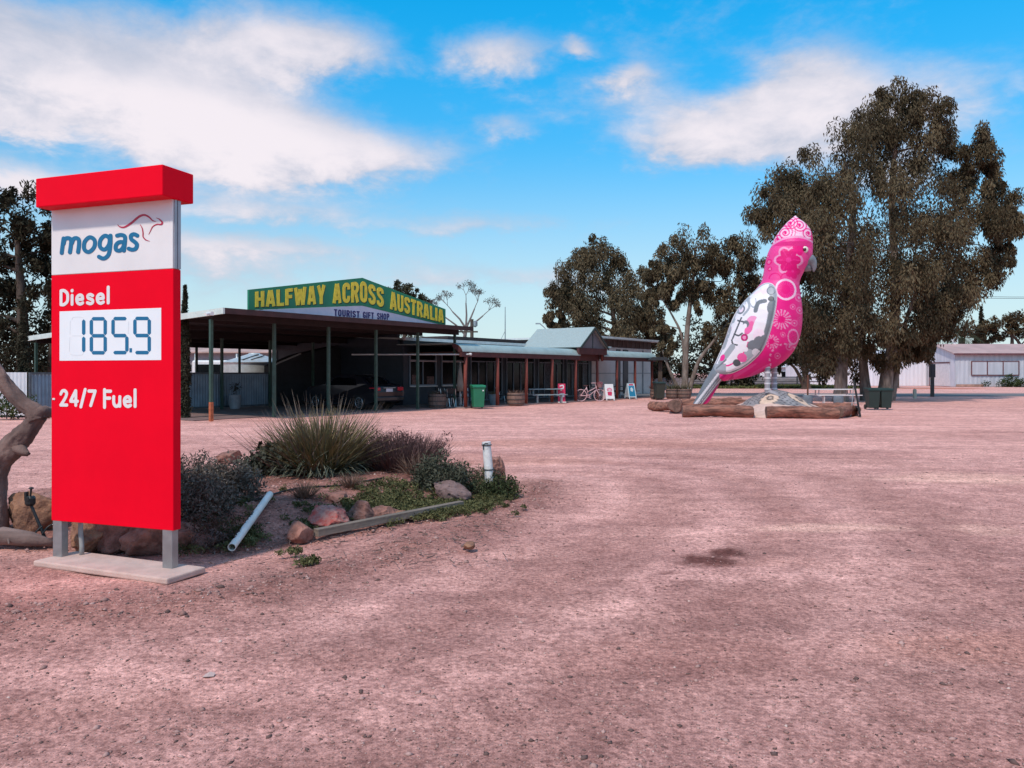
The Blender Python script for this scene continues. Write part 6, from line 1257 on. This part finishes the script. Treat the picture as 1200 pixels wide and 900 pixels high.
    for (s, rr) in ((0, R0), (1, R0), (1, R1), (0, R1)):
        for k in range(n): vs.append(d * s + q @ Vector((rr * math.cos(2 * math.pi * k / n), rr * math.sin(2 * math.pi * k / n), 0)))
    mb = MB(); mb.add(vs, [(i * n + k, i * n + (k + 1) % n, ((i + 1) % 4) * n + (k + 1) % n, ((i + 1) % 4) * n + k) for i in range(4) for k in range(n)]); mb.build('tube', pm, t, smooth='auto')
    mb = MB(); mb.tube([d * .985, d * 1.0, d * 1.03], [.037, .037, .012], 14); mb.build('broken_end', pm, t); bl = mat('black_scuff', (.03, .03, .035), .7, .2); mb = MB()
    for s, w_, h_ in ((.10, .010, .03), (.2, .02, .03), (.24, .008, .02), (.36, .008, .015), (.42, .01, .02), (.50, .02, .05), (.55, .012, .03), (.47, .016, .02)):
        c_ = d * s + q @ Vector((0, 0, 0)); up = Vector((-.35, -.5, .79)).normalized(); c_ = c_ + (up - d.normalized() * up.dot(d.normalized())).normalized() * (R0 + .0005); mb.box(c_, (w_, h_, .0025), (up.to_track_quat('Z', 'Y')).to_matrix())
    mb.build('scuff_marks', bl, t)
    a, b = gpt(370, 631), gpt(541, 596); mb = MB(); d = b - a; mb.box((d.length / 2, 0, .055), (d.length, .075, .075)); o = mb.build('timber_plank', mat('weathered_timber', (.26, .20, .16), .9, .2, 3, bump=.5, bscale=20, streak=(.4, 6, 6)), None, bevel=.006, loc=a, rotz=math.atan2(d.y, d.x)); o.rotation_euler.y = -math.asin(d.z / d.length); tag(o, 'weathered grey timber plank edging the garden bed', 'plank')
    p = gpt(573, 579); t = thing('white_post', 'white flaking post with wire bands at the garden corner', 'post', p); mb = MB(); mb.tube([(.01, 0, -.1), (0, 0, .3), (-.035, 0, .70)], [.060, .058, .056], 16); mb.build('post', mat('flaking_white_paint', (.78, .74, .72), .8, .1, 12, bump=.3), t, smooth='auto')
    for z, x in ((.13, .006), (.34, -.002), (.66, -.03)): mb = MB(); mb.torus((x, 0, z), .063, .007, 'z', 20, 6); mb.build('wire_band', DARKSTEEL, t)
    mb = MB(); mb.tube([(-.07, -.055, .60), (-.072, -.06, .67), (-.04, -.06, .685), (-.01, -.055, .68)], .006, 6); mb.tube([(.05, -.02, .335), (.12, -.05, .31), (.16, -.06, .26)], .004, 5); mb.build('wire_loop', DARKSTEEL, t)
    # black hose over the bed
    mb = MB(); P = []
    for (px, py) in ((212, 603), (240, 597), (275, 592), (300, 587), (335, 577), (360, 573), (395, 571), (425, 566), (450, 560)): q_ = gpt(px, py); q_.z += .02; P.append(tuple(q_))
    mb.tube(list(smooth_path(P, n=6)), .012, 8); tag(mb.build('black_hose', BLACK, None, smooth=True), 'thin black irrigation hose snaking over the garden soil', 'hose')
    # bits of litter on the yard
    q = MB(); p = gpt(243, 789, 0); p.z = float(ground_h(np.array([[p.x, p.y]]))[0]); A4 = [Vector((-.028, 0, .006)), Vector((.0, -.006, .010)), Vector((.03, .01, .006)), Vector((.026, .045, .012)), Vector((-.002, .04, .020)), Vector((-.024, .035, .009))]; q.add([p + a_ for a_ in A4], [(0, 1, 4, 5), (1, 2, 3, 4)]); q.add([p + a_ - Vector((0, 0, .002)) for a_ in A4], [(5, 4, 1, 0), (4, 3, 2, 1)]); tag(q.build('paper_scrap', mat('dirty_paper', (.60, .42, .38), .9, .1)), 'crumpled pale scrap lying on the open dirt', 'litter')
    # sprinkler on a leaning stake
    p = gpt(56, 634); t = thing('sprinkler', 'black sprinkler on a leaning stake left of the sign', 'sprinkler', p); sx = .82 / 100; mb = MB(); mb.tube([(0, 0, -.03), (-.155, 0, .33)], .014, 8); mb.build('stake', BLACK, t)
    mb = MB(); mb.lathe((-.165, 0, .33), [(.03, 0), (.045, .02), (.045, .07), (.03, .09)], 12); mb.tube([(-.165, -.05, .40), (-.165, .05, .40)], .02, 8); mb.bx(-.21, -.19, -.02, .02, .38, .46); mb.tube([(-.165, 0, .41), (-.155, 0, .49)], .009, 8); mb.lathe((-.155, 0, .485), [(.012, 0), (.026, .008), (.012, .02)], 10); mb.build('head', BLACK, t)
    mb = MB(); mb.tube([tuple(a_) for a_ in smooth_path([(-.05, 0, .14), (-.1, -.03, .08), (-.11, -.04, .02), (-.06, -.03, .03), (.0, 0, .13), (.06, .05, .16)], n=6)], .008, 6); mb.build('feed_tube', BLACK, t, smooth=True)
    # driftwood on the ground
    a, b = gpt(-30, 640), gpt(62, 640); mb = MB(); mb.tube([a + Vector((0, 0, .05)), a.lerp(b, .35) + Vector((0, .03, .09)), a.lerp(b, .7) + Vector((0, 0, .07)), b + Vector((0, 0, .03))], [.07, .085, .07, .03], 10); mb.tube([a.lerp(b, .45) + Vector((0, -.02, .1)), a.lerp(b, .52) + Vector((0, -.09, .04))], [.02, .006], 6); tag(mb.build('driftwood', mat('grey_driftwood', (.25, .16, .14), .9, .25, 4, bump=.6, bscale=14, streak=(.4, 2, 2)), None, smooth=True), 'weathered dead branch lying at the foot of the gnarled tree', 'branch')
    # gnarled tree at the left edge
    D = 7.6; base = at(2, 637, 7.4); base.z = 0; t = thing('gnarled_tree', 'gnarled grey-brown tree trunk leaning beside the fuel sign', 'tree', base); P = lambda x, y, d=D: at(x, y, d) - base
    mb = MB(); S = smooth_path([tuple(P(-4, 655)), tuple(P(-5, 610)), tuple(P(-6, 570)), tuple(P(0, 541)), tuple(P(16, 522)), tuple(P(34, 502)), tuple(P(43, 487))], n=14); k = len(S); w = np.interp(np.linspace(0, 1, k), [0, .3, .5, .62, .75, .9, 1], [.125, .10, .105, .12, .095, .070, .085]); mb.tube(list(S), [q_ for i, q_ in enumerate(w)], 40)
    S = smooth_path([tuple(P(44, 492)), tuple(P(40, 482)), tuple(P(27, 474)), tuple(P(10, 456)), tuple(P(-2, 438)), tuple(P(-40, 380)), tuple(P(-110, 300))], n=14); k = len(S); mb.tube(list(S), [.085 * (1 - .55 * i / k) for i in range(k)], 32)
    S = smooth_path([tuple(P(36, 486)), tuple(P(48, 483)), tuple(P(62, 482, 7.8)), tuple(P(95, 470, 8.1)), tuple(P(130, 440, 8.4))], n=12); k = len(S); mb.tube(list(S), [.07 * (1 - .75 * i / k) for i in range(k)], 28)
    mb.tube([tuple(P(16, 522)), tuple(P(26, 529, 7.52)), tuple(P(33, 532, 7.48))], [.085, .05, .022], 14); tk = mb.build('trunk', mat('gnarled_bark', (.26, .16, .135), .95, .25, 4, bump=1.0, bscale=10, streak=(1, 1, .3), col2=(.09, .055, .05)), t, smooth=True)
    # knots and ridges of the bark
    me = tk.data; N_ = len(me.vertices); co = np.zeros(N_ * 3); me.vertices.foreach_get('co', co); co = co.reshape(-1, 3); nr = np.array([v.normal[:] for v in me.vertices])
    ca = np.arctan2(nr[:, 1], nr[:, 0]); dsp = .05 * fbm(co[:, 2] * 5 + 3, ca * 1.3 + co[:, 0] * 3) + .028 * fbm(ca * 5 + co[:, 0] * 9, co[:, 2] * 6) + .02 * fbm(ca * 9 + co[:, 1] * 12, co[:, 2] * 22 + co[:, 0] * 20)
    co = co + nr * dsp[:, None]; me.vertices.foreach_set('co', co.ravel()); me.update()
    cc = np.array([P(-115 + 26 * random.uniform(-2, 1.2), 285 + 55 * random.uniform(-1, 1), D + random.uniform(-.5, .8))[:] for _ in range(70)]); V, Fq, c = leaf_cloud(cc, np.full(70, .22), 50, .08, .02, GUM, .5, 1.2, 77); np_mesh('crown', V, Fq, LEAF, t, c)
    # weeds along the white fence
    t = thing('fence_weed', 'green leafy weed growing at the base of the white fence', 'plant', at(8, 437, 27).to_2d().to_3d()); V, Fq, c = leaf_cloud(np.random.default_rng(6).normal(0, 1, (26, 3)) * [.5, .25, .18] + [0, 0, .35], np.full(26, .25), 40, .12, .05, ((.03, .045, .015), (.10, .12, .045)), -.2, 1.0, 7); np_mesh('foliage', V, Fq, LEAF, t, c); mb = MB(); mb.tube([(0, 0, 0), (0, 0, .5)], .02, 5); mb.build('stem', BARK_DARK, t)
    t = thing('potted_shrub', 'small leafy plant in a pale pot before the blue-grey fence', 'plant', loc_uw(5.55, 6.75)); mb = MB(); mb.lathe((0, 0, 0), [(.2, 0), (.26, .2), (.26, .62), (.22, .62), (.2, .55)], 16); mb.build('pot', mat('weathered_pot', (.30, .30, .33), .7, .15), t, smooth='auto'); V, Fq, c = leaf_cloud([(0, 0, .85), (.1, 0, 1.0), (-.1, .1, .95)], [.2] * 3, 40, .10, .04, DARKG, 0, 1.1, 4); np_mesh('foliage', V, Fq, LEAF, t, c)
build_garden()
